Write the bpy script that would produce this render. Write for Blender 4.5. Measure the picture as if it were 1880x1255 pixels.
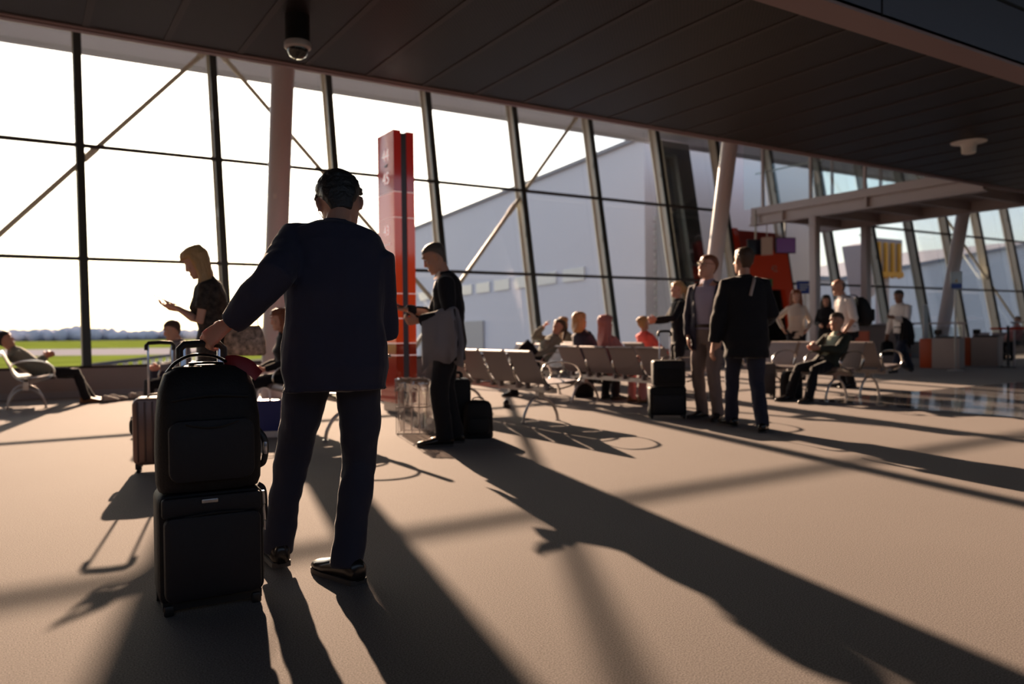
import bpy, bmesh, math, random
from mathutils import Vector as V, Matrix, noise as mnoise
R = math.radians
sc = bpy.context.scene
for o in list(bpy.data.objects): bpy.data.objects.remove(o)
col = sc.collection

# ------------------------------------------------------------------ camera, sky, sun, exposure
cd = bpy.data.cameras.new('camera'); cam = bpy.data.objects.new('camera', cd); col.objects.link(cam)
cd.sensor_width = 36.0; cd.lens = 27.57; cd.clip_end = 3000; cd.clip_start = 0.05
YAW, PITCH, ROLL = R(57.7), R(-0.78), 0.0115
cf = V((math.cos(YAW)*math.cos(PITCH), math.sin(YAW)*math.cos(PITCH), math.sin(PITCH)))
r0 = V((math.sin(YAW), -math.cos(YAW), 0)); u0 = r0.cross(cf)
cr = r0*math.cos(ROLL) - u0*math.sin(ROLL); cu = u0*math.cos(ROLL) + r0*math.sin(ROLL)
cam.matrix_world = Matrix(((cr.x, cu.x, -cf.x, 0), (cr.y, cu.y, -cf.y, 0), (cr.z, cu.z, -cf.z, 1.0), (0, 0, 0, 1)))
cd.dof.use_dof = True; cd.dof.focus_distance = 3.1; cd.dof.aperture_fstop = 2.0
sc.camera = cam

SUN_EL, SUN_AZ = R(19.3), R(77.0)
sv = V((math.cos(SUN_AZ)*math.cos(SUN_EL), math.sin(SUN_AZ)*math.cos(SUN_EL), math.sin(SUN_EL)))
sd = bpy.data.lights.new('sun', 'SUN'); sun = bpy.data.objects.new('sun', sd); col.objects.link(sun)
sd.energy = 20.0; sd.angle = R(0.6); sd.color = (1.0, 0.67, 0.465)
sun.location = (8, 40, 20); sun.rotation_euler = sv.to_track_quat('Z', 'Y').to_euler()

w = bpy.data.worlds.new('sky'); sc.world = w; w.use_nodes = True
wn = w.node_tree; wn.nodes.clear()
wo = wn.nodes.new('ShaderNodeOutputWorld'); bg = wn.nodes.new('ShaderNodeBackground')
sky = wn.nodes.new('ShaderNodeTexSky'); sky.sky_type = 'NISHITA'; sky.sun_disc = False
sky.sun_elevation = SUN_EL; sky.sun_rotation = R(90) - SUN_AZ
sky.air_density = 1.0; sky.dust_density = 2.5; sky.ozone_density = 1.0
scw = wn.nodes.new('ShaderNodeVectorMath'); scw.operation = 'MULTIPLY_ADD'
scw.inputs[1].default_value = (.165, .172, .195); scw.inputs[2].default_value = (.30, .30, .31)      # sky plus a thin even haze
wn.links.new(sky.outputs[0], scw.inputs[0]); wn.links.new(scw.outputs[0], bg.inputs[0])
bg.inputs[1].default_value = 1.0
wn.links.new(bg.outputs[0], wo.inputs[0])
sc.view_settings.view_transform = 'Standard'; sc.view_settings.look = 'None'
sc.view_settings.gamma = 1.0; sc.view_settings.use_curve_mapping = False
sc.view_settings.exposure = 0.0

# ------------------------------------------------------------------ helpers
def mat(name, color, rough=.6, metal=0., spec=.5, bump=None, var=None, **kw):
    """bump=(scale, strength); var=(scale, amount): noise variation of the colour"""
    m = bpy.data.materials.new(name); m.use_nodes = True
    nt = m.node_tree; b = nt.nodes['Principled BSDF']
    b.inputs['Base Color'].default_value = (*color, 1)
    b.inputs['Roughness'].default_value = rough; b.inputs['Metallic'].default_value = metal
    b.inputs['Specular IOR Level'].default_value = spec
    for k, v in kw.items(): b.inputs[k.replace('_', ' ')].default_value = v
    if bump or var:
        tc = nt.nodes.new('ShaderNodeTexCoord')
    if var:
        n = nt.nodes.new('ShaderNodeTexNoise'); n.inputs['Scale'].default_value = var[0]; n.inputs['Detail'].default_value = 4
        rp = nt.nodes.new('ShaderNodeMapRange'); rp.inputs[1].default_value = .3; rp.inputs[2].default_value = .7
        rp.inputs[3].default_value = 1-var[1]; rp.inputs[4].default_value = 1+var[1]
        mx = nt.nodes.new('ShaderNodeVectorMath'); mx.operation = 'SCALE'; mx.inputs[0].default_value = color
        nt.links.new(tc.outputs['Object'], n.inputs['Vector']); nt.links.new(n.outputs[0], rp.inputs[0])
        nt.links.new(rp.outputs[0], mx.inputs['Scale']); nt.links.new(mx.outputs[0], b.inputs['Base Color'])
    if bump:
        n = nt.nodes.new('ShaderNodeTexNoise'); n.inputs['Scale'].default_value = bump[0]; n.inputs['Detail'].default_value = 3
        bp = nt.nodes.new('ShaderNodeBump'); bp.inputs['Strength'].default_value = bump[1]; bp.inputs['Distance'].default_value = .01
        nt.links.new(tc.outputs['Object'], n.inputs['Vector']); nt.links.new(n.outputs[0], bp.inputs['Height'])
        nt.links.new(bp.outputs[0], b.inputs['Normal'])
    return m

def tag(o, label=None, cat=None, group=None, kind=None):
    if label: o['label'] = label
    if cat: o['category'] = cat
    if group: o['group'] = group
    if kind: o['kind'] = kind
    return o

def empty(name, loc=(0, 0, 0), rz=0., label=None, cat=None, group=None, kind=None):
    o = bpy.data.objects.new(name, None); col.objects.link(o); o.empty_display_size = .1
    o.location = loc; o.rotation_euler = (0, 0, rz)
    return tag(o, label, cat, group, kind)

class MB:
    """collects vertices and faces; build() links them as one mesh object"""
    def __init__(s): s.v = []; s.f = []
    def add(s, vs, fs):
        n = len(s.v); s.v += [V(v) for v in vs]; s.f += [tuple(i+n for i in f) for f in fs]; return s
    def box(s, c, d, rot=None):
        c = V(c); x, y, z = d[0]/2, d[1]/2, d[2]/2
        vs = [V((a*x, b*y, e*z)) for a in (-1, 1) for b in (-1, 1) for e in (-1, 1)]
        if rot is not None: vs = [rot @ v for v in vs]
        return s.add([c+v for v in vs], [(0, 1, 3, 2), (4, 6, 7, 5), (0, 4, 5, 1), (2, 3, 7, 6), (0, 2, 6, 4), (1, 5, 7, 3)])
    def bx(s, x0, x1, y0, y1, z0, z1):
        return s.box(((x0+x1)/2, (y0+y1)/2, (z0+z1)/2), (x1-x0, y1-y0, z1-z0))
    def loft(s, rings, cap=True):
        n = len(rings[0]); vs = [p for r in rings for p in r]; fs = []
        for i in range(len(rings)-1):
            for j in range(n):
                k = (j+1) % n
                fs.append((i*n+j, i*n+k, (i+1)*n+k, (i+1)*n+j))
        if cap: fs += [tuple(reversed(range(n))), tuple((len(rings)-1)*n+j for j in range(n))]
        return s.add(vs, fs)
    def tube(s, pts, r, n=10, ref=None, round_ends=False, closed=False):
        """swept elliptical tube; r: number, list, or list of (a, b); a lies along ref"""
        pts = [V(p) for p in pts]
        if closed: pts = pts+[pts[0], pts[1]]
        rs = list(r) if isinstance(r, list) else [r]*len(pts)
        if closed: rs = [rs[i % len(rs)] for i in range(len(pts))]
        rs = [(q, q) if not isinstance(q, (list, tuple)) else q for q in rs]
        if round_ends:
            d0 = (pts[0]-pts[1]).normalized(); d1 = (pts[-1]-pts[-2]).normalized()
            a, b = rs[0], rs[-1]; ma = min(a); mb = min(b)
            pts = [pts[0]+d0*ma*.9, pts[0]+d0*ma*.55]+pts+[pts[-1]+d1*mb*.55, pts[-1]+d1*mb*.9]
            rs = [(a[0]*.4, a[1]*.4), (a[0]*.82, a[1]*.82)]+rs+[(b[0]*.82, b[1]*.82), (b[0]*.4, b[1]*.4)]
        u = None; rings = []
        for i, p in enumerate(pts):
            t = (pts[min(i+1, len(pts)-1)]-pts[max(i-1, 0)])
            t = t.normalized() if t.length > 1e-9 else V((0, 0, 1))
            if ref is not None: q = V(ref)
            elif u is None: q = V((1, 0, 0)) if abs(t.x) < .8 else V((0, 1, 0))
            else: q = u
            u = q-t*q.dot(t)
            if u.length < 1e-4: u = V((0, 1, 0))-t*t.y
            u.normalize(); w_ = t.cross(u)
            rings.append([p+u*math.cos(6.28318*k/n)*rs[i][0]+w_*math.sin(6.28318*k/n)*rs[i][1] for k in range(n)])
        return s.loft(rings)
    def cyl(s, a, b, r, n=16, r2=None):
        return s.tube([a, b], [r, r if r2 is None else r2], n)
    def ell(s, c, rad, rot=None, nu=14, nv=9):
        rings = []
        for i in range(nv+1):
            th = math.pi*(i+.12 if i == 0 else i-.12 if i == nv else i)/nv
            ring = []
            for j in range(nu):
                ph = 2*math.pi*j/nu
                p = V((rad[0]*math.sin(th)*math.cos(ph), rad[1]*math.sin(th)*math.sin(ph), -rad[2]*math.cos(th)))
                ring.append(V(c)+(rot @ p if rot is not None else p))
            rings.append(ring)
        return s.loft(rings)
    def lathe(s, prof, c=(0, 0, 0), n=24, cap=True):
        return s.loft([[V((c[0]+r*math.cos(2*math.pi*j/n), c[1]+r*math.sin(2*math.pi*j/n), c[2]+z)) for j in range(n)] for r, z in prof], cap)
    def prism(s, poly, axis, a, b):
        """polygon (list of 2D) extruded along axis 'x','y' or 'z' from a to b"""
        def P(p, t): return {'x': (t, p[0], p[1]), 'y': (p[0], t, p[1]), 'z': (p[0], p[1], t)}[axis]
        return s.loft([[V(P(p, a)) for p in poly], [V(P(p, b)) for p in poly]])
    def rbox(s, c, d, r, n=4, axis='z', rot=None):
        """box with corners rounded in the plane across axis, and a small edge softening along it"""
        ax = 'xyz'.index(axis); o = [i for i in range(3) if i != ax]
        hx, hy, hz = d[o[0]]/2, d[o[1]]/2, d[ax]/2
        def ring(inset, t):
            out = []
            for k, (sx, sy) in enumerate(((1, 1), (-1, 1), (-1, -1), (1, -1))):
                for i in range(n+1):
                    a = math.pi/2*(k+i/n); rr = max(r-inset, .0005)
                    p = [0, 0, 0]; p[o[0]] = sx*(hx-r)+rr*math.cos(a); p[o[1]] = sy*(hy-r)+rr*math.sin(a); p[ax] = t
                    p = V(p)
                    out.append(V(c)+(rot @ p if rot is not None else p))
            return out
        e = min(r, hz*.5, .02)
        return s.loft([ring(e, -hz), ring(e*.3, -hz+e*.3), ring(0, -hz+e), ring(0, hz-e), ring(e*.3, hz-e*.3), ring(e, hz)])
    def xf(s, M):
        s.v = [M @ v for v in s.v]; return s
    def mesh(s, name, m, smooth=None):
        me = bpy.data.meshes.new(name); me.from_pydata([tuple(v) for v in s.v], [], s.f); me.update()
        b = bmesh.new(); b.from_mesh(me); bmesh.ops.recalc_face_normals(b, faces=b.faces); b.to_mesh(me); b.free()
        if m: me.materials.append(m)
        if smooth: me.shade_smooth() if smooth is True else me.set_sharp_from_angle(angle=R(smooth))
        return me
    def build(s, name, m, parent=None, smooth=40, kind=None, label=None):
        me = s.mesh(name, m, None)
        if smooth:
            me.shade_smooth()
            if smooth is not True: me.set_sharp_from_angle(angle=R(smooth))
        o = bpy.data.objects.new(name, me); col.objects.link(o); o.parent = parent
        if kind: o['kind'] = kind
        if label: o['label'] = label
        return o
    def fuse(s, name, m, parent=None, voxel=.01, smooth=3, disp=None, cut=None, label=None, thin=None):
        """one continuous skin over all the closed pieces: voxel remesh, smoothing, then cloth folds"""
        o = s.build(name, m, None, None)
        md = o.modifiers.new('r', 'REMESH'); md.mode = 'VOXEL'; md.voxel_size = voxel
        if smooth:
            ms = o.modifiers.new('s', 'SMOOTH'); ms.factor = .5; ms.iterations = smooth
        dg = bpy.context.evaluated_depsgraph_get(); dg.update()
        me = bpy.data.meshes.new_from_object(o.evaluated_get(dg))
        old = o.data; o.modifiers.clear(); o.data = me; bpy.data.meshes.remove(old); me.name = name
        if disp:
            me.calc_normals_split() if hasattr(me, 'calc_normals_split') else None
            ns = [v.normal.copy() for v in me.vertices]
            for v, nn in zip(me.vertices, ns): v.co += nn*disp(v.co)
        if cut:
            b = bmesh.new(); b.from_mesh(me)
            bmesh.ops.delete(b, geom=[f for f in b.faces if cut(f.calc_center_median())], context='FACES')
            b.to_mesh(me); b.free()
        me.shade_smooth(); o.parent = parent
        if label: o['label'] = label
        return o

def copy_tree(o, parent=None):
    c = o.copy(); col.objects.link(c); c.parent = parent
    for ch in list(o.children): copy_tree(ch, c)
    return c

def text_mesh(name, s, size, m, parent, M, ext=.003):
    cu_ = bpy.data.curves.new(name, 'FONT'); cu_.body = s; cu_.size = size; cu_.extrude = ext; cu_.align_x = 'CENTER'; cu_.align_y = 'CENTER'
    t = bpy.data.objects.new(name, cu_); col.objects.link(t)
    dg = bpy.context.evaluated_depsgraph_get(); dg.update()
    me = bpy.data.meshes.new_from_object(t.evaluated_get(dg)); bpy.data.objects.remove(t)
    me.transform(M); me.materials.clear(); me.materials.append(m)
    o = bpy.data.objects.new(name, me); col.objects.link(o); o.parent = parent
    return o

def arc(c, r, a0, a1, n, u=(1, 0, 0), w_=(0, 0, 1)):
    c, u, w_ = V(c), V(u), V(w_)
    return [c+u*r*math.cos(R(a0+(a1-a0)*i/n))+w_*r*math.sin(R(a0+(a1-a0)*i/n)) for i in range(n+1)]
def bez(p, n=16):
    """Catmull-Rom through the points"""
    p = [V(q) for q in p]; q = [p[0]*2-p[1]]+p+[p[-1]*2-p[-2]]; out = []
    for i in range(1, len(q)-2):
        for k in range(n):
            t = k/n; a, b, c, d = q[i-1:i+3]
            out.append(.5*((2*b)+(c-a)*t+(2*a-5*b+4*c-d)*t*t+(3*b-a-3*c+d)*t**3))
    return out+[p[-1]]
# ------------------------------------------------------------------ materials of the place
def carpet_material():
    m = mat('carpet', (.099, .089, .088), .9, spec=.1, Sheen_Weight=.14, Sheen_Roughness=.45, Sheen_Tint=(.9, .8, .75, 1))
    nt = m.node_tree; b = nt.nodes['Principled BSDF']; tc = nt.nodes.new('ShaderNodeTexCoord')
    n1 = nt.nodes.new('ShaderNodeTexNoise'); n1.inputs['Scale'].default_value = 190; n1.inputs['Detail'].default_value = 2
    n2 = nt.nodes.new('ShaderNodeTexNoise'); n2.inputs['Scale'].default_value = 1.3; n2.inputs['Detail'].default_value = 3
    rp = nt.nodes.new('ShaderNodeMapRange'); rp.inputs[1].default_value = .32; rp.inputs[2].default_value = .68
    rp.inputs[3].default_value = .40; rp.inputs[4].default_value = 1.60
    r2 = nt.nodes.new('ShaderNodeMapRange'); r2.inputs[3].default_value = .93; r2.inputs[4].default_value = 1.07
    mu = nt.nodes.new('ShaderNodeMath'); mu.operation = 'MULTIPLY'
    sc_ = nt.nodes.new('ShaderNodeVectorMath'); sc_.operation = 'SCALE'; sc_.inputs[0].default_value = (.099, .089, .088)
    bp = nt.nodes.new('ShaderNodeBump'); bp.inputs['Strength'].default_value = .35; bp.inputs['Distance'].default_value = .004
    L = nt.links.new
    for n in (n1, n2): L(tc.outputs['Object'], n.inputs['Vector'])
    L(n1.outputs[0], rp.inputs[0]); L(n2.outputs[0], r2.inputs[0]); L(rp.outputs[0], mu.inputs[0]); L(r2.outputs[0], mu.inputs[1])
    L(mu.outputs[0], sc_.inputs['Scale']); L(sc_.outputs[0], b.inputs['Base Color']); L(n1.outputs[0], bp.inputs['Height']); L(bp.outputs[0], b.inputs['Normal'])
    return m

def perforated_material(name, base, hole, step=.022):
    """sheet metal with a diagonal grid of round holes (pattern in object space, metres)"""
    m = mat(name, base, .45, .3); nt = m.node_tree; b = nt.nodes['Principled BSDF']; L = nt.links.new
    tc = nt.nodes.new('ShaderNodeTexCoord'); mp = nt.nodes.new('ShaderNodeMapping'); mp.inputs['Rotation'].default_value = (0, 0, R(45))
    mp.inputs['Scale'].default_value = (1/step,)*3; fr = nt.nodes.new('ShaderNodeVectorMath'); fr.operation = 'FRACTION'
    sb = nt.nodes.new('ShaderNodeVectorMath'); sb.operation = 'SUBTRACT'; sb.inputs[1].default_value = (.5, .5, .5)
    ml = nt.nodes.new('ShaderNodeVectorMath'); ml.operation = 'MULTIPLY'; ml.inputs[1].default_value = (1, 1, 0)
    ln = nt.nodes.new('ShaderNodeVectorMath'); ln.operation = 'LENGTH'
    lt = nt.nodes.new('ShaderNodeMath'); lt.operation = 'LESS_THAN'; lt.inputs[1].default_value = .36
    mx = nt.nodes.new('ShaderNodeMixRGB'); mx.inputs[1].default_value = (*base, 1); mx.inputs[2].default_value = (*hole, 1)
    L(tc.outputs['Object'], mp.inputs['Vector']); L(mp.outputs[0], fr.inputs[0]); L(fr.outputs[0], sb.inputs[0]); L(sb.outputs[0], ml.inputs[0])
    L(ml.outputs[0], ln.inputs[0]); L(ln.outputs['Value'], lt.inputs[0]); L(lt.outputs[0], mx.inputs[0]); L(mx.outputs[0], b.inputs['Base Color'])
    return m

def glass_material(name, tint, refl=.05):
    m = bpy.data.materials.new(name); m.use_nodes = True; nt = m.node_tree; nt.nodes.clear(); L = nt.links.new
    o = nt.nodes.new('ShaderNodeOutputMaterial'); t = nt.nodes.new('ShaderNodeBsdfTransparent'); g = nt.nodes.new('ShaderNodeBsdfGlossy')
    g.inputs['Roughness'].default_value = .02; g.inputs['Color'].default_value = (.9, .95, 1, 1); t.inputs['Color'].default_value = (*tint, 1)
    f = nt.nodes.new('ShaderNodeLayerWeight'); f.inputs['Blend'].default_value = .12
    mr = nt.nodes.new('ShaderNodeMapRange'); mr.inputs[3].default_value = refl*.6; mr.inputs[4].default_value = .5
    mx = nt.nodes.new('ShaderNodeMixShader'); L(f.outputs['Fresnel'], mr.inputs[0]); L(mr.outputs[0], mx.inputs[0])
    L(t.outputs[0], mx.inputs[1]); L(g.outputs[0], mx.inputs[2]); L(mx.outputs[0], o.inputs[0])
    return m

K = dict(
    carpet=carpet_material(),
    tile=mat('polished_stone', (.16, .15, .15), .07, spec=.6, var=(3, .15)),
    soffit=perforated_material('perforated_bronze', (.024, .015, .015), (.001, .001, .001), .032),
    seam=mat('soffit_strip', (.040, .028, .027), .5), trimm=mat('soffit_edge', (.34, .24, .25), .4, .2), fascia=mat('fascia_panel', (.10, .11, .16), .5),
    groove=mat('dark_groove', (.006, .006, .007), .7),
    roof=mat('roof_underside', (.62, .56, .55), .7), eave=mat('eave_sheet', (.45, .47, .55), .6),
    wall=mat('plaster', (.16, .14, .14), .8), sillw=mat('sill_wall', (.25, .215, .22), .7),
    mull=mat('mullion_web', (.74, .73, .65), .5, .1), mulld=mat('mullion_flange', (.035, .042, .042), .45, .3), trans=mat('transom_dark', (.035, .03, .03), .5),  # flange colour holds the dark of its backlit face, web stays pale
    glass=glass_material('window_glass', (.93, .95, .94)), darkglass=glass_material('tinted_glass', (.35, .38, .37), .3), clear=glass_material('clear_glass', (.9, .93, .92), .12),
    col=mat('column_paint', (.62, .57, .60), .35), brace=mat('brace_paint', (.62, .62, .52), .4), steel=mat('grey_steel', (.50, .44, .44), .45, .2),
    white=mat('white_paint', (.75, .72, .70), .5), red=mat('red_panel', (.58, .040, .012), .12, Coat_Weight=.6, Coat_IOR=1.7, Coat_Roughness=.06), redtop=mat('red_top_panel', (.58, .035, .02), .12, Emission_Color=(.6, .03, .03, 1), Emission_Strength=.12, Coat_Weight=.6, Coat_IOR=1.7, Coat_Roughness=.06), redglow=mat('red_glow_panel', (.5, .04, .012), .4, Emission_Color=(.6, .04, .006, 1), Emission_Strength=.05), redemit=mat('red_emit_panel', (.62, .045, .012), .12, Emission_Color=(.62, .05, .008, 1), Emission_Strength=.30, Coat_Weight=.6, Coat_IOR=1.7, Coat_Roughness=.06), redd=mat('dark_red_panel', (.30, .02, .012), .4), strip=mat('grey_strip', (.09, .09, .115), .4),
    redline=mat('pale_line', (.85, .7, .68), .4, Emission_Color=(.9, .6, .55, 1), Emission_Strength=.35), whiteemit=mat('emit_lettering', (.8, .75, .73), .5, Emission_Color=(1, .85, .82, 1), Emission_Strength=.55), black=mat('black_plastic', (.012, .012, .013), .45), chrome=mat('chrome', (.62, .60, .58), .18, 1.), gsteel=mat('brushed_steel', (.45, .43, .42), .3, .9),  # emission added so seam lines and numerals stay pale
    seat=perforated_material('seat_sheet', (.33, .28, .28), (.17, .14, .14), .012), green=mat('green_sign', (.02, .22, .06), .4), blue=mat('blue_sign', (.03, .06, .33), .4),
    purple=mat('screen_purple', (.03, .02, .05), .3, Emission_Color=(.30, .10, .32, 1), Emission_Strength=.1), screend=mat('screen_dark', (.012, .012, .03), .2),
    orange=mat('orange_panel', (.50, .075, .02), .4), beige=mat('beige_panel', (.42, .33, .29), .5), yellow=mat('yellow_paint', (.60, .31, .015), .5),
    grass=mat('grass', (.13, .17, .03), .9, spec=0., var=(.05, .25)), runway=mat('runway', (.27, .26, .28), .9, spec=0.), tarmac=mat('tarmac', (.10, .10, .115), .9, spec=0.), trees=mat('tree_haze', (.55, .53, .58), 1., spec=0.),  # tree colour paled to carry the distance haze
    bldg=mat('building_sheet', (.68, .67, .72), .6, spec=.2), bluebldg=mat('blue_grey_sheet', (.80, .76, .76), .7, spec=.05), doorg=mat('door_sheet', (.40, .38, .38), .6), bdark=mat('building_trim', (.24, .24, .27), .6), winp=mat('pale_window', (.62, .64, .64), .25), brefl=mat('pale_reflection', (.60, .61, .62), .3),
)

# ------------------------------------------------------------------ floor, ceiling, walls
def struct(name, mb, m, **kw):
    o = mb.build(name, m, **kw); o['kind'] = 'structure'; return o
struct('floor', MB().bx(-12, 9.2, -6, 15.2, -.3, 0).bx(9.2, 45, 6.9, 15.2, -.3, 0).bx(9.2, 45, -6, -2.0, -.3, 0), K['carpet'])
struct('floor_stone', MB().bx(9.2, 45, -2.0, 6.9, -.3, .002), K['tile'])
SZ = 3.9
cl = MB(); x = -12.0
while x < 45:                                            # soffit panels with open joints between them
    cl.bx(x+.008, x+.70-.008, 4.70, 8.42, SZ, SZ+.04); x += .70
struct('ceiling', cl, K['soffit'])
bk = MB().bx(-12, 45, 4.66, 8.42, SZ+.045, SZ+.12)
struct('ceiling_backing', bk, K['groove'])
st_ = MB()
for i in range(int(57/.7)): st_.bx(-12+.7*i-.03, -12+.7*i+.03, 4.70, 8.42, SZ-.006, SZ+.002)
struct('trim_1', st_, K['seam'])
struct('trim_2', MB().bx(-12, 45, 8.42, 8.49, SZ-.026, SZ+.16).bx(-12, 45, 8.37, 8.42, SZ-.013, SZ+.0).bx(-12, 45, 8.49, 8.53, SZ+.02, SZ+.06), K['trimm'])
struct('trim_3', MB().prism([(4.70, SZ-.02), (4.70, SZ+.05), (4.44, SZ+.08), (4.44, SZ+.02)], 'x', -12, 45), K['trimm'])
struct('wall_fascia', MB().bx(-12, 45, 4.44, 4.6, SZ+.05, 6.8), K['fascia'])
gv = MB()
for z in (4.56, 4.69, 4.82): gv.bx(-12, 45, 4.425, 4.442, z, z+.03)
for i in range(16): gv.bx(-10+3.4*i, -9.985+3.4*i, 4.43, 4.442, SZ+.05, 4.56)
struct('trim_4', gv, K['groove'])
struct('ceiling_high', MB().bx(-12, 45, -6, 4.6, 6.8, 7.0), K['groove'])
struct('ceiling_roof', MB().bx(-12.2, 45, 4.6, 16.0, 6.6, 6.85), K['roof'])
struct('trim_eave', MB().bx(-14, 45, 16.0, 17.5, 6.6, 6.72).bx(-14, 45, 17.4, 17.5, 6.5, 6.95), K['eave'])
wb_ = MB().bx(-12.2, 45, -6.2, -6, -.3, 3.6).bx(-12.2, 45, -6.2, -6, 6.2, 7)
for i in range(13): wb_.bx(-12.2+4.75*i, -12.0+4.75*i, -6.2, -6, 3.6, 6.2)
struct('wall_back', wb_, K['wall'])
for i in range(12):  # unseen rear clerestory, added to let cool fill light in
    wd = struct('window_%d' % (30+i), MB().bx(-11.98+4.75*i, -7.48+4.75*i, -6.14, -6.06, 4.9, 4.96).bx(-9.76+4.75*i, -9.70+4.75*i, -6.14, -6.06, 3.6, 6.2), K['trans'])
    MB().bx(-11.98+4.75*i, -7.48+4.75*i, -6.11, -6.10, 3.62, 6.18).build('pane', K['glass'], wd, None)
struct('wall_left', MB().bx(-12.2, -12, -6, 16, -.3, 7), K['wall'])
struct('wall_right', MB().bx(45, 45.2, -6, 16, -.3, 7), K['wall'])
FY = 14.75
sw = MB()
for x0, x1 in ((-12, 17.1), (19.4, 45)): sw.bx(x0, x1, FY, FY+.22, 0, .47)
struct('wall_front', sw, K['sillw'])
lg_ = MB()
for x0, x1 in ((-12, 17.1), (19.4, 45)): lg_.bx(x0, x1, FY-.01, FY+.42, .47, .5)
struct('trim_5', lg_, mat('sill_cap', (.03, .026, .025), .95, spec=0.))
bb = MB()
for x0, x1 in ((-12, 17.1), (19.4, 45)): bb.bx(x0, x1, FY-.018, FY, 0, .1)
struct('baseboard_front', bb, K['bdark'])

# ------------------------------------------------------------------ glazed facade, leaning outwards
def fp(x, z, o=0.): return V((x, FY+o+.18*z, z))
TZ = (2.32, 4.32); TOP = 6.6
nw = 0
for k in range(-5, 16):
    x = 1.0+2.3*k; nw += 1
    fl = MB()
    fl.prism([(FY+.18*.5, .5), (FY+.03+.18*.5, .5), (FY+.03+.18*TOP, TOP), (FY+.18*TOP, TOP)], 'x', x-.065, x+.065)
    wd = struct('window_%d' % nw, fl, K['mulld'])
    wb = MB().prism([(FY+.03+.09, .5), (FY+.26+.09, .5), (FY+.26+.18*TOP, TOP), (FY+.03+.18*TOP, TOP)], 'x', x-.022, x+.022)
    wb.prism([(FY+.26+.09, .5), (FY+.30+.09, .5), (FY+.30+.18*TOP, TOP), (FY+.26+.18*TOP, TOP)], 'x', x-.07, x+.07)
    wb.build('mullion_web', K['mull'], wd)
    bt = MB()
    for z in (1.3, 3.3, 5.2): bt.box(fp(x-.03, z, .1), (.05, .06, .16))
    bt.build('bracket', K['mull'], wd)
    if k == 15 or abs(x-17.1) < .1: continue
    for z in TZ:
        MB().bx(x+.065, x+2.3-.065, FY+.18*z+.0, FY+.18*z+.07, z-.032, z+.032).build('transom', K['trans'], wd)
    zs = (.5, TZ[0], TZ[1], TOP)
    for a, b in zip(zs, zs[1:]):
        g = 'darkglass' if abs(x-14.8) < .1 and False else 'glass'
        MB().prism([(FY+.262+.18*(a), a), (FY+.274+.18*a, a), (FY+.274+.18*b, b), (FY+.262+.18*b, b)], 'x', x+.03, x+2.27).build('pane', K[g], wd, None)
    MB().bx(x+.03, x+2.27, FY+.2+.18*TOP, FY+.3+.18*TOP, TOP-.12, TOP-.02).build('head_rail', K['mull'], wd)

# ------------------------------------------------------------------ columns and diagonal rods
def column(x, label):
    t = empty('round_column', (x, 12.15, 0), 0, label, 'column', 'leaning round columns along the glazing')
    pts = [V((0, -.18*z, z)) for z in (0, 1, 2, 3, 4, 5, 6.6)]
    MB().tube(pts, .165, 32, ref=(1, 0, 0)).build('shaft', K['col'], t)
    MB().lathe([(.23, 0), (.23, .02), (.19, .03)], n=32).build('base_plate', K['gsteel'], t)
    if x < 4: MB().box((-.09, -.145-.18*3.0, 3.0), (.04, .03, .06)).build('switch_box', K['white'], t)
column(3.3, 'leaning round column just behind the man in the navy jacket')
column(12.5, 'leaning round column behind the man in glasses, its left edge sunlit')
column(21.7, 'leaning round column behind the small notice stand by the far barriers')

def brace(a, b, label, joints=()):
    a, b = V(a), V(b); t = empty('diagonal_brace', a, 0, label, 'brace', 'diagonal steel rods in the glazing')
    d = b-a
    MB().cyl((0, 0, 0), d, .045, 14).build('rod', K['brace'], t)
    for f in (0, 1):
        e = d*f; s_ = d.normalized()*(.28 if f == 0 else -.28)
        MB().cyl(e, e+s_, .06, 14).build('end_fitting', K['mull'], t)
    for f in joints: MB().cyl(d*f-d.normalized()*.16, d*f+d.normalized()*.16, .062, 14).build('coupler', K['mull'], t)
P_ = lambda x, z: fp(x, z, .13)
brace(P_(-1.3, 1.45), P_(3.25, 6.55), 'pale diagonal rod crossing the leftmost two glazing bays', (.54,))
brace(fp(3.4, 6.55, .07), fp(8.2, .95, .07), 'thin diagonal rod falling to the right behind the navy jacketed man and red totem')
brace(fp(12.3, 6.55, .19), fp(7.0, .58, .19), 'sunlit diagonal rod descending left towards the man with a folded jacket', (.45,))
brace(P_(27.3, 6.5), P_(33.0, .55), 'bright diagonal rod low in the glazing at far right')
# ------------------------------------------------------------------ upper gallery crossing to the gate, its posts, the red gate portal
t = empty('gallery_walkway', (17.1, 14.6, 3.8), 0, 'grey steel gallery crossing overhead to the red gate', 'gallery')
def G(mb): return mb.xf(Matrix.Translation((-17.1, -14.6, -3.8)))
G(MB().bx(16.98, 17.1, 8.5, 14.6, 4.07, 4.27)).build('fascia', K['steel'], t)
lb = MB().bx(17.08, 17.12, 8.5, 14.7, 3.82, 4.07).bx(17.0, 17.22, 8.5, 14.7, 3.80, 3.83)
for y in (13.6, 11.2, 8.56): lb.bx(16.99, 17.1, y-.02, y+.02, 3.82, 4.07)
G(lb).build('beam', K['steel'], t)
G(MB().bx(20.0, 20.06, 8.5, 14.7, 3.82, 4.12).bx(19.92, 20.14, 8.5, 14.7, 3.80, 3.83)).build('beam', K['steel'], t)
dk = MB().bx(17.12, 20.0, 8.5, 14.7, 4.07, 4.2)
for y in (14.0, 12.8, 11.6, 10.4, 9.2): dk.bx(17.12, 20.0, y-.05, y+.05, 3.86, 4.07)
G(dk).build('deck', K['steel'], t)
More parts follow.
